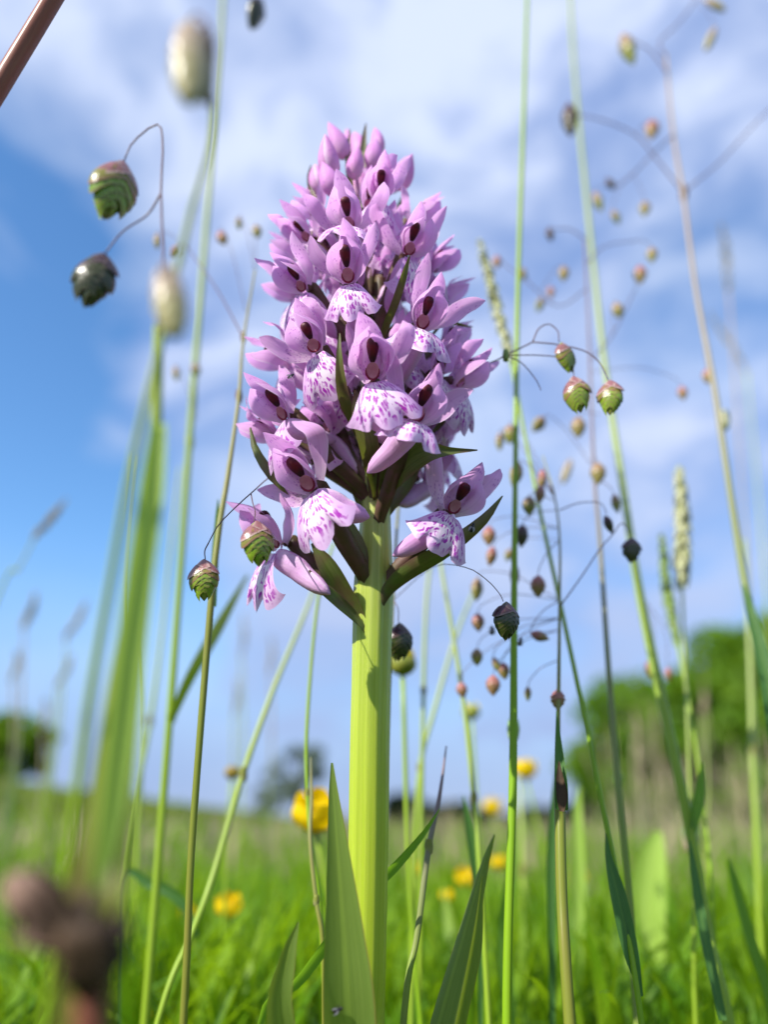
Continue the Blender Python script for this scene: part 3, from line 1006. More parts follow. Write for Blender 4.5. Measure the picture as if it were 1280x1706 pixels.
bract([(590, 330, 4, 10), (582, 290, 4, 16), (580, 255, 3, 12), (583, 215, 2, 2)], 0.2, 0.5, 19)
bract([(555, 390, 2, 10), (525, 345, 2, 16), (515, 300, 1, 10), (518, 275, 1, 2)], 0.2, 0.5, 20)
for k in range(9):                                    # bracts on the far side
    a = k * 2.4 + 1
    h = k / 8
    x0, y0 = 618, 760 - 420 * h
    bract([(x0, y0 + 50, -3, 16), (x0 + 45 * math.cos(a), y0, -9, 34), (x0 + 90 * math.cos(a), y0 - 40, -12, 20), (x0 + 115 * math.cos(a), y0 - 75, -12, 3)], 0.3, 0.4, 40 + k)

# leaves at the foot of the orchid
wpart('leaf', pxribbon([(600, 2150, 0.166, 30), (590, 1950, 0.160, 70), (581, 1700, 0.153, 88), (573, 1560, 0.151, 66), (563, 1420, 0.150, 38), (556, 1330, 0.150, 18), (553, 1271, 0.150, 4)], 0.15, 11, 40, cup=0.30, seed=1, ripple=0.03, edge_noise=0.012), 'orchid_leaf')
wpart('leaf', pxribbon([(600, 2150, 0.168, 26), (520, 1880, 0.160, 50), (466, 1700, 0.154, 46), (478, 1600, 0.153, 28), (497, 1536, 0.153, 3)], 0.2, 9, 26, cup=0.3, seed=2), 'orchid_leaf')
wpart('leaf', pxribbon([(620, 2150, 0.168, 30), (690, 1860, 0.172, 46), (735, 1690, 0.176, 48), (775, 1550, 0.180, 36), (806, 1440, 0.182, 17), (824, 1390, 0.183, 3)], -0.6, 11, 32, cup=-0.5, seed=3, ripple=0.05), 'orchid_leaf')
wpart('leaf', pxribbon([(640, 2150, 0.170, 20), (725, 1860, 0.163, 34), (765, 1690, 0.159, 30), (790, 1570, 0.158, 26), (804, 1460, 0.158, 3)], 0.9, 9, 26, cup=0.5, seed=4, ripple=0.08), 'orchid_leaf')

# ------------------------------------------------------------------ quaking grass and other stems
GRP = {}


def root_pts(pts, rad):
    """carry a stem from its lowest given point down to the soil"""
    C = [P(a, b, Y) for a, b, Y in pts]
    R = [w * 0.78 * pxm(c) / 2 for w, c in zip(rad, C)]
    d = C[-1] - C[-2]
    z0 = float(terrain(C[-1][0], C[-1][1]))
    if C[-1][2] > z0 + 0.004:
        dz = C[-1][2] - z0 + 0.004
        sl = np.clip(d[:2] / max(1e-4, -d[2]), -0.35, 0.35)
        C.append(np.array([C[-1][0] + sl[0] * dz * 0.5, C[-1][1] + sl[1] * dz * 0.5, z0 - 0.004]))
        R.append(R[-1])
    return C, R


def culm(pts, rad, mat, parent, org, n=None, sides=10, name='culm'):
    C, R = root_pts(pts, rad)
    C, R = C[::-1], R[::-1]
    n = n or 10 + 4 * len(C)
    CC = catmull(C, n); RR = np.interp(np.linspace(0, len(C) - 1, n), range(len(C)), R)
    V, Fc, U = tube(CC, RR, sides)
    return link(name, mesh(name, V - org, Fc, mat, U), parent)


def collar(px, py, Y, w, mat, parent, org, ln=1.0):
    """a swollen joint on a stem"""
    a = P(px, py - w * ln, Y); b = P(px, py + w * ln, Y)
    C = catmull([a, b], 7)
    k = pxm(a)
    V, Fc, U = tube(C, np.array([0.45, 0.52, 0.58, 0.62, 0.58, 0.52, 0.45]) * w * k, 10)
    return link('joint', mesh('joint', V - org, Fc, mat, U), parent)


def wire(C, r, parent, org, mat='branch', name='branch', n=16):
    CC = catmull(C, n)
    V, Fc, U = tube(CC, np.linspace(r * 1.15, r * 0.85, n), 6)
    return link(name, mesh(name, V - org, Fc, mat, U), parent)


# spikelets: unit length 1 along -z, broad in x
def env(z):
    z = min(max(z, 0), 1)
    return 0.315 * max(math.sin(PI * z ** 0.86), 0) ** 0.92 + 0.008


def small_spikelet(k, slim=1.0, oblong=False):
    r = np.random.default_rng(200 + k)
    n = 30
    prof = []
    for j in range(n):
        v = j / (n - 1)
        prof.append((env(v) if not oblong else 0.215 * math.sin(PI * min(max(v, 0.003), 0.997)) ** 0.42, -v))
    def bump(th, v):
        # overlapping scales, in two rows, their edges slanting down and outwards
        side = 1 if math.cos(th) > 0 else -1
        q = (v * 5.0 - 0.7 * abs(math.cos(th)) + (0.5 if side > 0 else 0)) % 1.0
        return 0.88 + 0.20 * q if not oblong else 0.90 + 0.15 * q
    V, Fc, U = lathe(prof, 16, slim, 0.66, bump=bump)
    return V, [tuple(reversed(f)) for f in Fc], U


SPK = {}
for m in ('spikelet_pink', 'spikelet_green', 'spikelet_dark', 'spikelet_cream', 'spikelet_brown'):
    SPK[m] = []
    for k in range(3):
        V, Fc, U = small_spikelet(k, (1.0, 0.8, 0.55)[k], m in ('spikelet_cream', 'spikelet_brown'))
        SPK[m].append(mesh('spikelet', V, Fc, m, U))


def scale_geo(i, side, seed):
    """one boat-shaped scale of a large spikelet"""
    r = np.random.default_rng(300 + seed)
    z0 = 0.0 + 0.118 * i + (0.058 if side > 0 else 0)
    hgt = 0.33 - 0.028 * i
    nu, nv = 9, 8
    V, U = [], []
    for b in range(nv):
        t = b / (nv - 1)
        for a in range(nu):
            u = -1 + 2 * a / (nu - 1)
            th = math.radians(90 - side * (62 + 92 * u))      # wraps one side, front to back
            ox = abs(math.cos(th))
            zz = z0 + 0.20 * ox * min(1, 0.35 + 3 * z0) + hgt * t * (1 - 0.60 * abs(u + 0.05) ** 2.0)
            e = env(min(zz * 0.97, 0.965)) * (0.90 + 0.11 * math.sin(PI * t * 0.60) + 0.03 * t ** 3 - 0.006 * i) + 0.010
            V.append((e * math.cos(th) * 1.04, e * 0.66 * math.sin(th), -zz)); U.append(((u + 1) / 2, t))
    return np.array(V), gridfaces(nu, nv), U


SCALES = {}
for dark in (0, 1):
    for i in range(6):
        for side in (-1, 1):
            mt = (('glume_purple', 'lemma_olive', 'lemma_green') if not dark else ('glume_dark', 'lemma_dark', 'lemma_dark'))[0 if i == 0 else 1 if i < 2 else 2]
            V, Fc, U = scale_geo(i, side, i * 2 + side)
            SCALES[dark, i, side] = mesh('scale', V, Fc, mt, U)
CORE = {}
for dark in (0, 1):
    V, Fc, U = lathe([(env(v) * 0.80, -v * 0.98) for v in np.linspace(0, 1, 14)], 10, 1, 0.62)
    CORE[dark] = mesh('rachilla', V, [tuple(reversed(f)) for f in Fc], 'lemma_dark' if dark else 'lemma_green', U)


def spik_matrix(px, py, Y, ln, ang, spin, org):
    """px, py: centre of the spikelet; ln: length in px; ang: lean in the picture (0 hangs straight down)"""
    a = math.radians(ang)
    p0 = P(px - math.sin(a) * ln / 2, py - math.cos(a) * ln / 2, Y)
    p1 = P(px + math.sin(a) * ln / 2, py + math.cos(a) * ln / 2, Y)
    L = np.linalg.norm(p1 - p0)
    z = nrm(p0 - p1); y = nrm((CAM - p0) - z * np.dot(CAM - p0, z)); x = np.cross(y, z)
    R = Matrix(((x[0], y[0], z[0]), (x[1], y[1], z[1]), (x[2], y[2], z[2])))
    return p0, Matrix.Translation(Vector(p0 - org)) @ R.to_4x4() @ Matrix.Rotation(math.radians(spin), 4, 'Z') @ Matrix.Diagonal((ln * pxm(p0) * 1.06, ln * pxm(p0) * 1.06, L, 1))


SN = [0]


def spikelet(px, py, Y, ln, ang, spin, kind, parent, org):
    k = SN[0]; SN[0] += 1
    p0, M = spik_matrix(px, py, Y, ln, ang, spin, org)
    if kind in ('big', 'bigdark'):
        d = int(kind == 'bigdark')
        o = link('spikelet', CORE[d], parent, M)
        r = random.Random(k)
        for i in range(6):
            for side in (-1, 1):
                s = 1 - 0.02 * i
                link('scale', SCALES[d, i, side], o, Matrix.Rotation(math.radians(r.uniform(-3, 3)), 4, 'Y') @ Matrix.Diagonal((s * r.uniform(0.97, 1.05), s, 1, 1)))
    else:
        slim = 0 if abs(spin) < 30 else 1 if abs(spin) < 60 else 2
        o = link('spikelet', SPK['spikelet_' + kind][slim], parent, M)
    return p0


def hang(att, px, py, Y, ln, ang, spin, kind, parent, org, via=None, r=0.00011):
    """a spikelet on its thin stalk from the point att (px, py) of the plant"""
    p0 = spikelet(px, py, Y, ln, ang, spin, kind, parent, org)
    A = P(att[0], att[1], att[2] if len(att) > 2 else Y)
    if via is None:
        up = np.array([0, 0, 1.0])
        d = np.linalg.norm(p0 - A)
        C = [A, A * 0.45 + p0 * 0.55 + up * d * 0.16, p0 * 0.92 + A * 0.08 + up * d * 0.10, p0]
    else:
        C = [A] + [P(a, b, Y) for a, b in via] + [p0 + np.array([0, 0, 0.0003])]
    wire(C, r, parent, org, name='pedicel')


def plant(label, pts, rad, mat, name='quaking_grass', cat='grass', group='quaking grass stems', joints=(), n=None):
    C, R = root_pts(pts, rad)
    org = np.array([C[-1][0], C[-1][1], float(terrain(C[-1][0], C[-1][1]))])
    t = thing(name, label, cat, org, group)
    culm(pts, rad, mat, t, org, n)
    for (jx, jy, w, jm) in joints:
        Yj = pts[0][2]
        collar(jx, jy, Yj, w, jm, t, org)
    return t, org


def pl(xy, Y0, Y1=None):
    """picture points with the distance running from Y0 (top) to Y1 (foot)"""
    n = len(xy)
    Y1 = Y0 if Y1 is None else Y1
    return [(x, y, Y0 + (Y1 - Y0) * i / (n - 1)) for i, (x, y) in enumerate(xy)]


def blade_on(t, org, pts, mat, tilt=0.0, cup=0.25, seed=0, name='leaf_blade', nv=24):
    V, Fc, U = pxribbon(pts, tilt, 7, nv, cup=cup, seed=seed, ripple=0.03)
    return link(name, mesh(name, V - org, Fc, mat, U), t)


def seed_head(t, org, pts, wpx, mat, seed, n=60, name='seed_head', fat=1.0):
    """a dense spike of small overlapping scales"""
    r = np.random.default_rng(seed)
    C = catmull([P(*p) for p in pts], n)
    parts = []
    for i in range(n):
        s = i / (n - 1)
        w = wpx * pxm(C[i]) * (0.35 + 0.65 * math.sin(PI * min(1, 0.12 + 0.84 * s)) ** 0.6)
        tg = nrm(C[min(i + 1, n - 1)] - C[max(i - 1, 0)])
        for q in range(3):
            a = r.uniform(0, 2 * PI)
            side = nrm(np.cross(tg, [math.cos(a), math.sin(a), 0.3]))
            up = nrm(-tg + side * 0.45)
            b0 = C[i] + side * w * 0.12
            ln = w * r.uniform(0.8, 1.3)
            V, Fc, U = ribbon([b0, b0 + up * ln * 0.5 + side * w * 0.16, b0 + up * ln], [w * 0.2 * fat, w * 0.42 * fat, w * 0.05], side, 3, 4, cup=-0.4)
            parts.append((V, Fc, U))
    V, Fc, U = join(parts)
    o = link(name, mesh(name, V - org, Fc, mat, U), t)
    o['kind'] = 'stuff'
    return o


# --- left of the orchid
t, g = plant('olive-brown quaking grass stem beside the orchid, carrying five tiny spikelets at its tip', pl([(425, 450), (405, 570), (398, 660), (380, 790), (365, 880), (350, 1020), (320, 1400), (305, 1706)], 0.172, 0.160),
             [4, 6, 8, 11, 13, 15, 15, 17], 'culm_olive', joints=[(398, 660, 10, 'node_pink'), (405, 562, 8, 'node_pink')])
blade_on(t, g, [(353, 1010, 0.168, 15), (357, 930, 0.169, 14), (361, 870, 0.170, 10), (363, 832, 0.170, 2)], 'blade', 0.6)
wire([P(405, 562, 0.172), P(360, 480, 0.185), P(310, 410, 0.20)], 0.00020, t, g)
for a in [((425, 450), 428, 386, .2, 24, 10, 0, 'green'), ((425, 450), 398, 373, .2, 22, 0, 40, 'green'), ((410, 520), 370, 397, .2, 26, 20, 0, 'pink'), ((310, 410), 292, 420, .2, 24, -30, 0, 'pink'), ((318, 420), 262, 402, .2, 28, 0, 70, 'green')]:
    hang(a[0], *a[1:], t, g)

t, g = plant('pale blue-green grass stem with a slanting side blade, running off the top edge', pl([(374, -60), (368, 60), (355, 230), (340, 420), (318, 700), (297, 1000), (283, 1190), (250, 1600)], 0.26, 0.25),
             [9, 10, 11, 12, 14, 15, 16, 18], 'culm_blue', name='tall_grass', joints=[(316, 735, 12, 'seed_pale'), (285, 1190, 14, 'culm_green')], group='tall grass stems')
blade_on(t, g, [(284, 1200, 0.25, 12), (315, 1130, 0.248, 18), (360, 1050, 0.244, 20), (412, 958, 0.24, 4)], 'culm_blue', 0.3)
hang((327, 700, .255), 326, 617, .24, 24, 10, 0, 'green', t, g)
hang((374, -50, .26), 425, 22, 0.20, 54, -22, 50, 'bigdark', t, g, via=[(400, -75), (432, -40)])
hang((324, 690, .255), 293, 623, .24, 26, 10, 60, 'green', t, g)

# blurred stem close to the lens with a pale head
t, g = plant('thin out-of-focus grass stem with a fat beige and brown seed head high up', pl([(354, 160), (350, 240), (318, 355), (270, 560), (222, 760), (185, 960), (150, 1160), (112, 1440)], 0.064, 0.085),
             [8, 10, 13, 14, 15, 17, 20, 22], 'culm_blue', name='tall_grass', group='tall grass stems')
hang((352, 170, .064), 316, 105, 0.055, 138, 0, 0, 'cream', t, g, via=[(350, 60), (330, 25)], r=0.0002)
hang((350, 180, .064), 338, 112, 0.058, 122, 3, 70, 'brown', t, g, via=[(356, 80), (345, 40)], r=0.0002)

t, g = plant('thick blurred green grass shoot close to the camera, topped by a pale cream head', pl([(263, 545), (262, 640), (255, 800), (232, 980), (205, 1160), (178, 1380), (150, 1520), (140, 1706)], 0.084, 0.086),
             [20, 22, 28, 52, 74, 96, 112, 116], 'culm_shoot', name='grass_shoot', group='blurred shoots close to the camera')
blade_on(t, g, [(160, 1520, 0.0770, 30), (190, 1290, 0.0775, 50), (220, 1030, 0.0785, 48), (248, 830, 0.079, 42), (263, 705, 0.080, 24)], 'blade_pale', 0.25, 0.5, name='sheath')
hang((263, 560, .082), 283, 503, 0.066, 122, 8, 0, 'cream', t, g, via=[(266, 470), (272, 440)], r=0.0002)
wire([P(264, 540, .082), P(272, 440, 0.090), P(268, 320, 0.095), P(271, 240, 0.096), P(262, 207, 0.096), P(222, 236, 0.096), P(206, 269, 0.096)], 0.00016, t, g)
wire([P(268, 322, 0.095), P(245, 358, 0.096), P(205, 385, 0.096), P(174, 423, 0.096)], 0.00016, t, g)
spikelet(188, 318, 0.096, 106, -19, 12, 'big', t, g)
spikelet(157, 468, 0.096, 98, -19, -20, 'bigdark', t, g)

t, g = plant('brown stalk with a dark knobbly joint, very blurred in the bottom corner', pl([(150, 1560), (150, 1640), (148, 1706), (140, 1800)], 0.074), [60, 62, 64, 66], 'culm_red', name='dry_stalk', cat='stalk', group='brown stalks')
for nm, (x, y, w, hh, ang, m) in (('joint', (152, 1570, 50, 84, 0, 'node_dark')), ('bract', (62, 1505, 38, 60, 50, 'node_pink')), ('bract', (112, 1556, 38, 78, 60, 'node_dark'))):
    a = math.radians(ang)
    C = catmull([P(x + math.sin(a) * hh, y + math.cos(a) * hh, 0.074), P(x, y, 0.072), P(x - math.sin(a) * hh, y - math.cos(a) * hh, 0.073)], 12)
    rr = np.sin(np.linspace(0.25, PI - 0.25, 12)) ** 0.7 * w * pxm(C[5]) * (1 + 0.16 * np.sin(np.arange(12) * 2.1 + x))
    V, Fc, U = tube(C, rr, 16, ridges=5, ramp=0.55, seed=int(x))
    link(nm, mesh(nm, V - g, Fc, m, U), t)

for k, (x0, y0, x1, y1, w, m) in enumerate([(150, 1600, 205, 1500, 34, 'node_pink'), (140, 1590, 60, 1440, 40, 'node_dark'), (120, 1570, 10, 1560, 36, 'node_pink'), (160, 1560, 190, 1440, 40, 'culm_olive'), (90, 1530, 20, 1470, 40, 'node_dark')]):
    blade_on(t, g, [(x0, y0, 0.072, w * 0.4), ((x0 + x1) / 2 + 6, (y0 + y1) / 2, 0.0705, w), (x1, y1, 0.071, 4)], m, 0.3 * (-1) ** k, 0.7, seed=k, name='papery_scale', nv=12)

t, g = plant('smooth red-brown stalk crossing the top corner', pl([(160, -124), (85, 2), (0, 142), (-120, 340), (-300, 700), (-420, 1300)], 0.095, 0.11), [40, 40, 42, 44, 46, 48], 'culm_red', name='dry_stalk', cat='stalk', group='brown stalks')

# quaking grass whose branch hangs two sharp spikelets left of the orchid
t, g = plant('quaking grass rising behind the orchid, hanging two sharp purple-green spikelets beside its lowest flower', pl([(600, 640), (604, 800), (606, 1000), (606, 1300), (605, 1706)], 0.182, 0.176), [5, 6, 8, 9, 9], 'culm_olive')
wire([P(602, 700, 0.181), P(520, 745, 0.168), P(455, 790, 0.152), P(418, 822, 0.142), P(400, 838, 0.142), P(365, 873, 0.142), P(347, 905, 0.142)], 0.00013, t, g)
wire([P(347, 905, 0.142), P(341, 918, 0.142), P(342, 934, 0.142)], 0.00012, t, g, name='pedicel')
wire([P(418, 822, 0.142), P(421, 838, 0.139), P(425, 852, 0.136), P(423, 869, 0.134)], 0.00012, t, g, name='pedicel')
spikelet(430, 906, 0.134, 78, 4, 14, 'big', t, g)
spikelet(340, 967, 0.142, 72, 0, -10, 'big', t, g)
wire([P(606, 960, 0.181), P(640, 985, 0.176), P(662, 1010, 0.173), P(664, 1040, 0.172)], 0.00012, t, g, name='pedicel')
spikelet(665, 1070, 0.172, 66, -2, 30, 'bigdark', t, g)

# --- right of the orchid
t, g = plant('upright bright green grass stem running the full height of the picture', pl([(881, -60), (878, 20), (872, 220), (863, 500), (859, 800), (857, 1000), (855, 1300), (845, 1706)], 0.196, 0.170),
             [7, 8, 9, 10, 11, 14, 18, 21], 'culm_green', name='tall_grass', joints=[(858, 958, 13, 'node_pink'), (856, 1215, 17, 'culm_green')], group='tall grass stems', n=60)
t, g = plant('pale blurred grass stem slanting down from the top edge to the lower corner', pl([(948, -60), (958, 120), (985, 400), (1010, 620), (1040, 820), (1065, 980), (1100, 1150), (1150, 1380), (1180, 1560), (1215, 1706)], 0.27, 0.21),
             [8, 8, 10, 12, 15, 18, 22, 23, 25, 26], 'culm_blue', name='tall_grass', joints=[(1153, 1395, 24, 'culm_tan')], group='tall grass stems')
blade_on(t, g, [(1150, 1400, 0.222, 10), (1165, 1330, 0.222, 20), (1172, 1270, 0.222, 3)], 'blade', 0.3)
blade_on(t, g, [(1205, 1700, 0.20, 14), (1175, 1560, 0.203, 17), (1158, 1460, 0.205, 13), (1150, 1400, 0.207, 3)], 'blade_blue', 0.3)
spikelet(1087, 1114, 0.25, 34, 0, 0, 'pink', t, g); spikelet(1115, 1124, 0.25, 26, 8, 50, 'pink', t, g)
wire([P(1068, 990, .25), P(1090, 1040, .25), P(1088, 1097, .25)], 0.0001, t, g, name='pedicel')
wire([P(1068, 990, .25), P(1108, 1050, .25), P(1113, 1111, .25)], 0.0001, t, g, name='pedicel')

R3 = [(1110, 90), (1122, 220), (1140, 330), (1160, 480), (1190, 640), (1210, 770), (1240, 960), (1270, 1100), (1290, 1180), (1310, 1400), (1330, 1706)]
t, g = plant('tall tan quaking grass with a wide open panicle over the upper sky', pl(R3, 0.24, 0.20), [5, 7, 8, 9, 12, 13, 17, 22, 26, 26, 26], 'culm_tan', joints=[(1140, 322, 11, 'node_pink'), (1208, 700, 14, 'seed_pale')])
blade_on(t, g, [(1300, 1250, 0.206, 30), (1275, 1110, 0.208, 24), (1252, 1020, 0.21, 14), (1240, 975, 0.212, 3)], 'blade_blue', 0.2)
for c in ([(1140, 322), (1095, 265), (1060, 225), (1010, 202), (960, 190)], [(1140, 320), (1200, 270), (1260, 205), (1340, 130)], [(1122, 225), (1095, 250), (1055, 290), (1030, 310)],
          [(1110, 95), (1100, 70), (1130, 40), (1160, 0), (1175, -30)], [(1112, 120), (1085, 85), (1060, 70)]):
    wire([P(a, b, 0.235) for a, b in c], 0.00028, t, g)
for a in [((960, 190), 950, 200, .23, 58, 4, 80, 'dark'), ((1060, 225), 1087, 216, .23, 34, -6, 0, 'pink'), ((1030, 310), 1018, 307, .24, 24, 35, 40, 'dark'), ((1030, 310), 997, 336, .24, 36, 22, 65, 'green'),
          ((1050, 292), 1027, 362, .24, 26, 25, 45, 'green'), ((1055, 290), 1075, 348, .24, 26, -4, 0, 'green'), ((1060, 70), 1047, 82, .23, 56, 20, 70, 'green'),
          ((1160, 0), 1185, 65, .23, 42, -24, 35, 'cream'), ((1175, -30), 1192, 8, .23, 40, 60, 40, 'cream'), ((1165, 520), 1180, 627, .23, 26, 0, 0, 'pink')]:
    hang(a[0], *a[1:], t, g)

t, g = plant('slim violet-tipped quaking grass in the middle of the spikelets, green lower down', pl([(975, 400), (982, 560), (990, 780), (1000, 900), (1015, 1120), (1030, 1300), (1050, 1500), (1062, 1706)], 0.225, 0.2),
             [4, 5, 7, 9, 12, 14, 15, 16], 'culm_violet', joints=[(1031, 1300, 14, 'culm_green')])
for c in ([(980, 480), (930, 510), (880, 470), (840, 440)], [(984, 600), (1020, 560), (1060, 480)], [(978, 440), (1010, 410), (1070, 400)], [(978, 400), (950, 382), (925, 382)]):
    wire([P(a, b, 0.225) for a, b in c], 0.00020, t, g)
for a in [((925, 382), 917, 391, .225, 24, 12, 30, 'dark'), ((900, 487), 940, 456, .225, 26, 0, 0, 'green'), ((840, 440), 828, 437, .225, 22, 0, 0, 'pink'), ((880, 470), 872, 457, .225, 22, 0, 40, 'green'),
          ((1070, 400), 1087, 425, .225, 26, 0, 0, 'green'), ((1060, 480), 1067, 458, .225, 32, 0, 0, 'pink'), ((1020, 560), 1030, 517, .225, 28, 14, 0, 'green'), ((920, 505), 918, 487, .24, 20, 0, 0, 'pink'),
          ((915, 505), 900, 508, .24, 26, -20, 30, 'green'), ((990, 760), 997, 789, .21, 38, 0, 0, 'green'), ((1000, 690), 964, 712, .21, 36, 0, 0, 'green'), ((990, 780), 898, 707, .22, 32, -40, 20, 'green'),
          ((985, 620), 1138, 655, .23, 24, 10, 0, 'pink'), ((1000, 800), 1027, 839, .2, 34, 12, 60, 'green')]:
    hang(a[0], *a[1:], t, g)

R6 = [(905, 760), (925, 830), (933, 900), (933, 1000), (931, 1180), (929, 1290), (933, 1340), (937, 1500), (950, 1706)]
t, g = plant('brown-and-green quaking grass shoot with a dark sheath tip and many drooping spikelets', pl(R6, 0.195, 0.163), [3, 4, 5, 6, 9, 13, 23, 24, 26], 'culm_olive', n=70)
blade_on(t, g, [(935, 1350, 0.168, 22), (934, 1310, 0.169, 22), (931, 1255, 0.170, 14), (928, 1185, 0.171, 2)], 'blade_blue', 0.2, 0.6, name='sheath')
blade_on(t, g, [(937, 1352, 0.1675, 8), (938, 1326, 0.1675, 19), (934, 1296, 0.1680, 12), (932, 1268, 0.1685, 2)], 'node_dark', -0.2, 0.5, name='sheath_tip')
for c in ([(933, 850), (965, 838), (1000, 838), (1012, 856)], [(934, 1010), (970, 960), (1000, 915), (1022, 890), (1035, 872), (1046, 880), (1050, 896)]):
    wire([P(a, b, 0.180) for a, b in c], 0.00014, t, g)
spikelet(1053, 917, 0.180, 44, 2, 10, 'bigdark', t, g)
spikelet(1015, 874, 0.180, 34, 22, 60, 'dark', t, g)
for a in [((925, 830), 903, 800, .195, 36, -4, 60, 'pink'), ((925, 830), 900, 824, .19, 34, -10, 50, 'pink'), ((925, 835), 882, 843, .19, 34, 0, 0, 'green'), ((930, 850), 870, 893, .19, 40, -4, 30, 'dark'), ((925, 830), 860, 791, .19, 44, -14, 50, 'green'),
          ((930, 880), 815, 893, .2, 34, 0, 0, 'pink'), ((930, 880), 819, 927, .2, 34, -12, 30, 'pink'), ((933, 900), 897, 977, .19, 38, 0, 0, 'pink'), ((933, 1000), 797, 1037, .2, 32, 4, 0, 'pink'),
          ((933, 1000), 900, 1060, .19, 34, 72, 30, 'pink'), ((932, 1030), 795, 1095, .2, 30, 0, 10, 'green'), ((932, 1030), 840, 1118, .2, 30, 8, 0, 'pink'), ((932, 1030), 828, 1108, .2, 30, 25, 70, 'green'),
          ((932, 1050), 822, 1142, .2, 36, 0, 0, 'pink'), ((932, 1050), 770, 1150, .21, 28, 10, 0, 'pink'), ((931, 1120), 930, 1166, .18, 36, 0, 0, 'pink'), ((931, 1100), 880, 1156, .2, 26, 0, 60, 'green'),
          ((925, 830), 833, 736, .21, 32, 0, 60, 'green'), ((925, 830), 850, 724, .21, 34, 0, 0, 'green'), ((925, 820), 945, 786, .26, 42, -20, 50, 'cream'), ((930, 900), 848, 925, .22, 22, -20, 20, 'green'),
          ((933, 1000), 795, 982, .21, 40, -4, 40, 'green')]:
    hang(a[0], *a[1:], t, g)

R5 = [(850, 590), (872, 710), (900, 850), (935, 1010), (965, 1150), (1000, 1320), (1040, 1520), (1070, 1706)]
t, g = plant('slanting grass stem with a straw-coloured spike of scales beside the spotted flowers', pl(R5, 0.205, 0.18), [7, 7, 8, 9, 10, 11, 12, 13], 'culm_green', name='spike_grass', group='grasses with narrow spikes')
seed_head(t, g, [(852, 596, 0.205), (832, 530, 0.206), (815, 460, 0.207), (798, 398, 0.208)], 19, 'seed_pale', 5)
blade_on(t, g, [(1070, 1660, 0.181, 5), (1050, 1580, 0.182, 26), (1030, 1490, 0.183, 26), (1015, 1430, 0.184, 12), (1010, 1388, 0.185, 2)], 'blade_blue', 0.2)

t, g = plant('thin-stalked green and white spike grass over the rounded tree', pl([(1136, 960), (1140, 1050), (1148, 1250), (1156, 1500), (1160, 1706)], 0.26, 0.25), [6, 6, 7, 8, 9], 'culm_blue', name='spike_grass', group='grasses with narrow spikes')
seed_head(t, g, [(1137, 965, 0.26), (1138, 880, 0.26), (1132, 776, 0.26)], 26, 'seed_pale', 6)
t, g = plant('short green spike grass leaning beside the white and green spike', pl([(1128, 1062), (1150, 1180), (1180, 1400), (1200, 1706)], 0.27, 0.25), [6, 7, 8, 9], 'culm_green', name='spike_grass', group='grasses with narrow spikes')
seed_head(t, g, [(1128, 1064, 0.27), (1112, 980, 0.27), (1103, 888, 0.27)], 18, 'seed_green', 7)

# sharp spikelets right of the spike, from a branch behind it
t, g = plant('quaking grass behind the flowers, its black branches hanging three glossy spikelets in the open', pl([(700, 520), (690, 640), (668, 800), (655, 1000), (645, 1300), (638, 1706)], 0.188, 0.182), [4, 5, 6, 7, 8, 8], 'culm_olive')
B = 0.150
wire([P(697, 560, 0.186), P(760, 615, 0.170), P(815, 605, B), P(843, 592, B), P(888, 570, B)], 0.00020, t, g)
collar(843, 592, B, 9, 'seed_green', t, g)
wire([P(888, 570, B), P(898, 548, B), P(915, 540, B), P(930, 552, B), P(932, 570, B)], 0.00014, t, g, name='pedicel')
wire([P(888, 570, B), P(930, 574, B), P(975, 585, B), P(1000, 605, B), P(1015, 636, B)], 0.00014, t, g, name='pedicel')
wire([P(843, 592, B), P(900, 592, B), P(945, 598, B), P(955, 615, B), P(957, 626, B)], 0.00012, t, g, name='pedicel')
wire([P(843, 592, B), P(870, 605, B), P(893, 632, B), P(902, 650, B)], 0.00012, t, g, name='pedicel')
spikelet(943, 596, B, 54, 16, 55, 'big', t, g)
spikelet(962, 658, B, 64, 12, 10, 'big', t, g)
spikelet(1017, 663, B, 60, 0, -8, 'big', t, g)
wire([P(655, 1000, 0.185), P(720, 945, 0.170), P(775, 945, B), P(810, 965, B), P(832, 988, B), P(839, 1002, B)], 0.00010, t, g)
spikelet(844, 1035, 0.150, 66, 0, 35, 'bigdark', t, g)

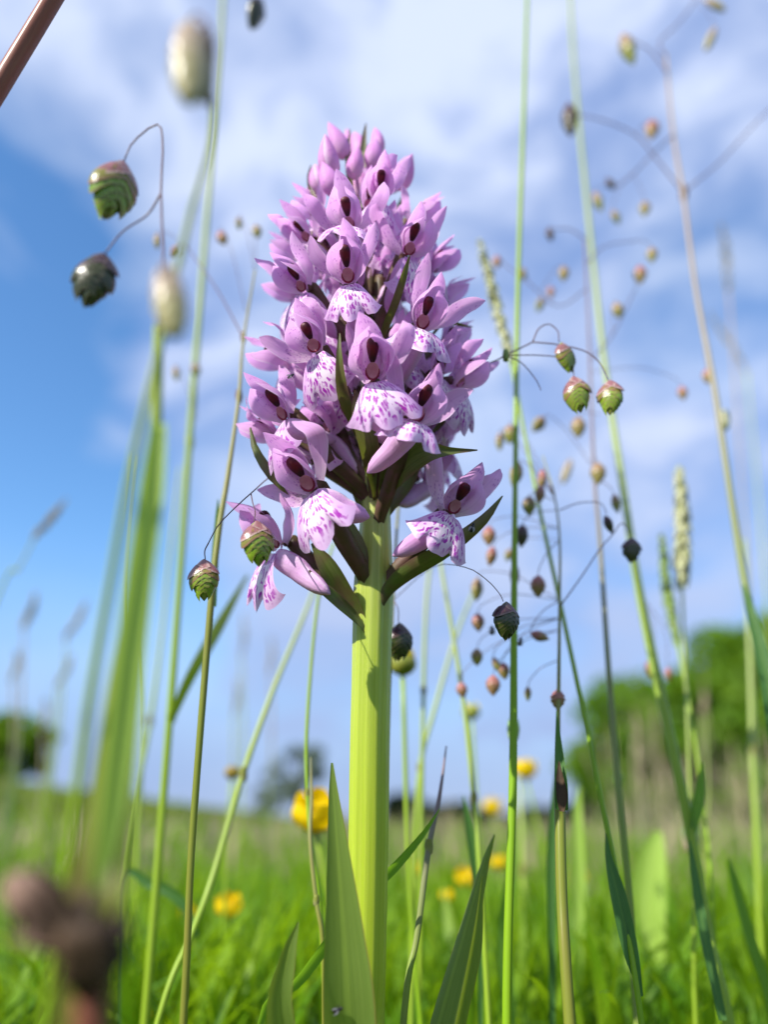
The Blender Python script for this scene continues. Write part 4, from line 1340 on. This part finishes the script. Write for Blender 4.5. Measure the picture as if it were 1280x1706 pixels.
# plain stems behind and around
STEMS = [
    ('thin green stem curving behind the buttercup left of the orchid', [(556, 905), (530, 1000), (512, 1200), (512, 1320), (520, 1420), (537, 1570)], .20, .19, [5, 7, 8, 8, 10, 12], 'culm_green'),
    ('long pale stem slanting down to the lower edge left of the orchid', [(545, 925), (505, 1030), (455, 1150), (405, 1290), (355, 1460), (318, 1560), (262, 1706)], .25, .21, [5, 9, 11, 13, 14, 14, 14], 'culm_blue'),
    ('slim upright stem close right of the orchid stem', [(722, 900), (711, 1000), (706, 1150), (702, 1400), (700, 1700)], .25, .24, [8, 8, 9, 10, 10], 'culm_blue'),
    ('slim stem slanting right behind the buttercup seed heads', [(728, 900), (738, 960), (770, 1150), (790, 1330), (800, 1450), (815, 1706)], .23, .21, [6, 8, 10, 11, 12, 13], 'culm_blue'),
    ('thin stem slanting left between the orchid and the tall green stem', [(790, 985), (760, 1060), (725, 1180), (700, 1280), (690, 1450), (685, 1706)], .27, .25, [6, 8, 10, 10, 12, 12], 'culm_blue'),
    ('purple-tipped shoot standing just right of the orchid stem', [(744, 1243), (732, 1330), (715, 1410), (695, 1560), (672, 1706)], .185, .175, [3, 9, 13, 14, 15], 'culm_violet'),
    ('dark thin shoot crossing the buttercup petals', [(518, 1262), (519, 1330), (517, 1400), (527, 1500), (537, 1565), (540, 1706)], .192, .185, [2, 8, 9, 10, 10, 10], 'culm_olive'),
    ('faint bright stem at the right edge in front of the trees', [(1240, 900), (1250, 1080), (1255, 1250), (1262, 1400), (1275, 1706)], .34, .32, [6, 9, 11, 13, 14], 'culm_blue'),
    ('faint stem near the left edge rising out of the grass', [(222, 760), (215, 980), (235, 1200), (228, 1400), (222, 1706)], .38, .36, [6, 8, 8, 12, 12], 'culm_blue'),
    ('faint narrow stem between the two sharp left stems', [(300, 780), (285, 900), (270, 1050), (250, 1200), (205, 1440), (190, 1706)], .38, .34, [5, 8, 8, 10, 12, 12], 'culm_blue'),
    ('young green shoot below the tall bright stem', [(862, 1290), (868, 1340), (872, 1450), (880, 1706)], .40, .38, [4, 10, 12, 12], 'culm_blue'),
]
for lab, xy, y0, y1, rad, m in STEMS:
    jj = xy[len(xy) // 2]
    q = pl(xy, y0, y1)
    tt, gg = plant(lab, q, rad, m, name='tall_grass', group='tall grass stems')
    collar(jj[0], jj[1], q[len(xy) // 2][2], rad[len(xy) // 2] * 0.95, 'culm_olive', tt, gg)

# separate broad blades
BL = [
    ('broad pale yellow-green blade standing in the lower right', [(1098, 1800, .36, 34), (1084, 1640, .36, 46), (1076, 1520, .36, 62), (1086, 1430, .36, 46), (1097, 1385, .36, 12)], 'blade_pale', 0.2),
    ('narrow green blade pointing up right from behind the orchid stem', [(430, 1716, .176, 14), (500, 1630, .174, 24), (590, 1510, .172, 24), (660, 1440, .171, 20), (705, 1388, .171, 12), (733, 1347, .171, 2)], 'blade', 0.8),
    ('blue-green blade beside the slim stem right of the orchid', [(800, 1600, .22, 10), (792, 1450, .22, 16), (780, 1370, .22, 14), (772, 1325, .22, 2)], 'blade_blue', 0.3),
    ('dark blade behind the brown-and-green shoot', [(920, 1600, .23, 12), (918, 1440, .23, 16), (924, 1340, .23, 14), (927, 1280, .23, 3)], 'blade_blue', 0.3),
    ('arching dark blade in the grass left of the olive stem', [(200, 1480, .26, 6), (250, 1472, .26, 16), (300, 1500, .26, 16), (330, 1560, .26, 8)], 'blade_blue', 0.2),
    ('bright blade leaning left in the lower right corner', [(1290, 1706, .24, 14), (1250, 1560, .24, 18), (1225, 1470, .24, 14), (1215, 1430, .24, 3)], 'blade', 0.3),
    ('bright blade leaning over in the lower left corner', [(60, 1760, .22, 20), (100, 1660, .22, 22), (150, 1570, .22, 16), (180, 1500, .22, 3)], 'blade', 0.4),
    ('pale upright blade behind the dark sheath', [(960, 1640, .32, 18), (965, 1480, .32, 20), (962, 1360, .32, 16), (966, 1310, .32, 4)], 'blade_pale', 0.3),
    ('green upright blade between the orchid leaf and the bright stem', [(850, 1706, .26, 20), (838, 1560, .26, 22), (852, 1450, .26, 16), (858, 1380, .26, 3)], 'blade', 0.3),
]
for lab, pts, m, tl in BL:
    low = P(*pts[0][:3])
    z0 = float(terrain(low[0], low[1]))
    o = np.array([low[0], low[1], z0])
    C = pxribbon(pts, tl, 7, 26, cup=0.3, seed=len(lab), ripple=0.04)
    if low[2] > z0 + 0.01:
        dn = P(pts[0][0], pts[0][1] + (low[2] - z0) / pxm(low), pts[0][2])
        pts = [(pts[0][0], pts[0][1] + (low[2] - z0) / pxm(low) * 0.9, pts[0][2], pts[0][3] * 0.6)] + pts
        C = pxribbon(pts, tl, 7, 30, cup=0.3, seed=len(lab), ripple=0.04)
    ob = link('broad_bladed_grass', mesh('broad_bladed_grass', C[0] - o, C[1], m, C[2]))
    ob.location = tuple(o)
    ob['label'] = lab; ob['category'] = 'grass blade'; ob['kind'] = 'thing'; ob['group'] = 'single grass blades'

# far blurred flowering grasses
FAR = [('blurred feathery grass head leaning right at the left edge', (110, 830), (60, 890), (-10, 1010), .42, 22), ('blurred tan grass head, uppermost over the left horizon', (60, 985), (40, 1040), (20, 1330), .7, 20),
       ('blurred grass head leaning in the haze left of the thick shoot', (145, 1000), (110, 1060), (80, 1330), .7, 18), ('low blurred grass head over the far left bush', (30, 1080), (20, 1130), (15, 1330), .8, 16),
       ('blurred purple-grey grass head by the thick shoot', (120, 1090), (95, 1140), (70, 1340), .8, 16), ('blurred upright grass head behind the olive stem', (452, 1060), (450, 1120), (448, 1360), .8, 14),
       ('blurred grass head left of the slanting pale stem', (405, 1020), (402, 1090), (400, 1360), .75, 14), ('blurred hanging grass head in the upper right sky', (1202, 372), (1215, 480), (1262, 1300), .5, 20),
       ('blurred slanting grass head below the blue gap in the clouds', (1180, 520), (1245, 620), (1300, 1300), .55, 16), ('blurred grass head in front of the big rounded tree', (1056, 1180), (1064, 1240), (1070, 1420), .7, 16),
       ('blurred pale grass head against the dark of the trees', (1172, 1150), (1172, 1185), (1175, 1420), .6, 16), ('second blurred grass head over the tan grass', (1230, 1290), (1236, 1350), (1240, 1480), .8, 18),
       ('faint blurred head just left of the buttercup', (395, 1130), (390, 1190), (380, 1400), .9, 14), ('faint blurred head above the left bush', (75, 1160), (70, 1215), (60, 1400), .9, 14)]
for i, (lab, a, b, c, Y, w) in enumerate(FAR):
    t, g = plant(lab, [(b[0], b[1], Y), ((b[0] + c[0]) / 2 + 4, (b[1] + c[1]) / 2, Y), (c[0], c[1], Y)], [4, 5, 6], 'culm_tan' if i % 2 else 'culm_blue', name='feathery_grass', group='blurred grass heads far behind')
    seed_head(t, g, [(b[0], b[1], Y), ((a[0] + b[0]) / 2 + 3, (a[1] + b[1]) / 2, Y), (a[0], a[1], Y)], w * 0.62, 'seed_tan', 60 + i, n=22)

# ------------------------------------------------------------------ buttercups
BP = []
for k in range(3):
    r = np.random.default_rng(k)
    BP.append(mesh('petal', *[x for x in (lambda g: (g[0], g[1]))(ribbon([(0.06, 0, 0.0), (0.46, 0, 0.12), (0.72, 0, 0.55), (0.66 + 0.07 * r.normal(), 0, 1.08)], [0.2, 0.80, 1.05, 0.95, 0.4], (-0.5, 0, 0.9), 9, 12, cup=0.22, ripple=0.05, seed=k))], 'buttercup_petal'))
GB = ribbon([(0.05, 0, -0.02), (0.35, 0, -0.08), (0.6, 0, 0.05)], [0.16, 0.34, 0.04], (0, 0, 1), 5, 6, cup=0.2)
BSEP = mesh('sepal', GB[0], GB[1], 'sepal_green', GB[2])
pv, pf, pu = lathe([(0.02, 0.0), (0.22, 0.05), (0.30, 0.2), (0.26, 0.36), (0.12, 0.46), (0.01, 0.48)], 16, bump=lambda th, v: 1 + 0.12 * math.sin(8 * th) * math.sin(12 * v))
BCEN = mesh('stamens', pv, pf, 'stamen', pu)


def buttercup(px, py, wpx, Y, tilt, spin, label, lean=0.0, foot=None):
    c = P(px, py + wpx * 0.40, Y)
    s = wpx * pxm(c) / 1.45
    z0 = float(terrain(c[0], Y))
    org = np.array([c[0], Y, min(z0, c[2] - 0.02)])
    t = thing('buttercup', label, 'flower', org, 'buttercups in the meadow')
    M = Matrix.Translation(Vector(c - org)) @ Matrix.Rotation(math.radians(tilt), 4, 'X') @ Matrix.Rotation(math.radians(lean), 4, 'Y') @ Matrix.Rotation(math.radians(spin), 4, 'Z') @ Matrix.Scale(s, 4)
    for k in range(5):
        link('petal', BP[k % 3], t, M @ Matrix.Rotation(2 * PI * k / 5, 4, 'Z'))
        link('sepal', BSEP, t, M @ Matrix.Rotation(2 * PI * (k + 0.5) / 5, 4, 'Z'))
    link('stamens', BCEN, t, M)
    f = np.array([c[0] + 0.1 * (c[2] - org[2]), Y + 0.004, org[2] - 0.004])
    C = catmull([f, (f + c) / 2 + np.array([0.006, 0, 0]), c], 12)
    V, Fc, U = tube(C, np.full(12, 0.055 * s + 0.0003), 8)
    link('stalk', mesh('stalk', V - org, Fc, 'culm_green', U), t)


for a in [(526, 1350, 72, .27, 28, 10, 'large yellow buttercup half hidden behind the front orchid leaf'), (876, 1280, 38, .42, 10, 0, 'yellow buttercup highest over the skyline beside the bright green stem'),
          (821, 1343, 30, .62, 15, 20, 'small yellow buttercup just above the skyline right of the orchid'), (380, 1508, 42, .33, 18, 40, 'yellow buttercup in the grass beside the slanting pale stem'),
          (695, 1448, 22, .42, 10, 10, 'tiny yellow buttercup nearest the orchid stem on its right'), (775, 1461, 32, .42, 25, 30, 'wider blurred buttercup behind the folded orchid leaf'),
          (832, 1437, 26, .45, 10, 60, 'small blurred buttercup next to the bright green stem'), (745, 1492, 22, .38, 10, 50, 'tiny low buttercup below the wider blurred one'),
          (312, 1522, 26, .36, 20, 0, 'small dull buttercup behind the olive stem'), (236, 1692, 28, .30, 30, 0, 'buttercup cut by the bottom edge near the left'), (968, 1462, 20, 0.45, 10, 0, 'faint far buttercup behind the brown-and-green shoot')]:
    buttercup(*a)


def seedball(px, py, wpx, Y, label, mat='achene', yellow=False, petals=0):
    c = P(px, py, Y)
    s = wpx * pxm(c) / 2
    org = np.array([c[0], Y, float(terrain(c[0], Y))])
    t = thing('buttercup_seed_head', label, 'seed head', org, 'buttercup seed heads')
    prof = [(math.sin(a) * s, -math.cos(a) * s * 0.85) for a in np.linspace(0.06, PI - 0.06, 16)]
    V, Fc, U = lathe(prof, 26, bump=lambda th, v: 1 + 0.16 * math.sin(6.5 * th * 2) * math.sin(14 * v))
    link('achenes', mesh('achenes', V + (c - org), Fc, mat, U), t)
    for k in range(petals):
        M = Matrix.Translation(Vector(c - org + np.array([0, 0, -0.2 * s]))) @ Matrix.Rotation(2 * PI * k / petals + 0.4, 4, 'Z') @ Matrix.Scale(s * 1.15, 4)
        link('sepal', BSEP if k % 2 else BP[k % 3], t, M)
    f = np.array([c[0] + 0.12 * (c[2] - org[2]) * 0.6, Y, org[2] - 0.004])
    C = catmull([f, (f + c) / 2 + np.array([-0.003, 0, 0]), c - np.array([0, 0, s * 0.7])], 12)
    V, Fc, U = tube(C, np.full(12, 0.10 * s + 0.0003), 8)
    link('stalk', mesh('stalk', V - org, Fc, 'culm_green', U), t)


seedball(671, 1106, 46, .235, 'olive buttercup seed head with yellow rim tucked right behind the orchid stem', petals=5)
seedball(785, 1186, 30, .34, 'blurred yellow-green seed head between the slim stems right of the orchid', 'sepal_green', petals=4)
seedball(387, 1287, 26, .32, 'brown closed seed head alone over the left skyline', 'bud_brown')

# ------------------------------------------------------------------ tiny flies


def fly(px, py, Y, wpx, ang, label, wings=True):
    c = P(px, py, Y)
    L = wpx * pxm(c)
    t = thing('fly', label, 'insect', c, 'tiny black flies')
    a = math.radians(ang)
    M = Matrix.Rotation(a, 4, 'Y')
    V, Fc, U = lathe([(0.03, -0.5), (0.16, -0.42), (0.2, -0.15), (0.17, 0.1), (0.21, 0.25), (0.1, 0.36), (0.17, 0.45), (0.12, 0.56), (0.02, 0.6)], 10)
    link('body', mesh('body', V * L, Fc, 'fly_body', U), t, M)
    for s in (-1, 1):
        g_ = ribbon([(0, -0.1, 0.2), (s * 0.2, -0.25, -0.1), (s * 0.28, -0.3, -0.5)], [0.05, 0.24, 0.05], (0, -1, 0.2), 5, 7)
        link('wing', mesh('wing', g_[0] * L, g_[1], 'fly_wing', g_[2]), t, M)
        for q in (-0.1, 0.1, 0.3):
            V, Fc, U = tube(catmull([(0, 0, q), (s * 0.3, 0.1, q + 0.06), (s * 0.42, 0.25, q)], 6), np.full(6, 0.02), 5)
            link('leg', mesh('leg', V * L, Fc, 'fly_body', U), t, M)


fly(787, 880, yo(880) - 0.0125, 16, 20, 'tiny black fly sitting on the long bract under the lowest right flower')
fly(562, 1683, 0.1515, 16, 70, 'tiny black fly on the front orchid leaf near the bottom edge')
fly(484, 627, yo(627) - 0.022, 12, 50, 'tiny dark fly at the edge of a spotted lip on the left')
fly(820, 1051, 0.18, 15, 0, 'black speck-like fly hovering left of the bright green stem')
fly(867, 1070, 0.18, 14, 20, 'black speck-like fly against the bright green stem')
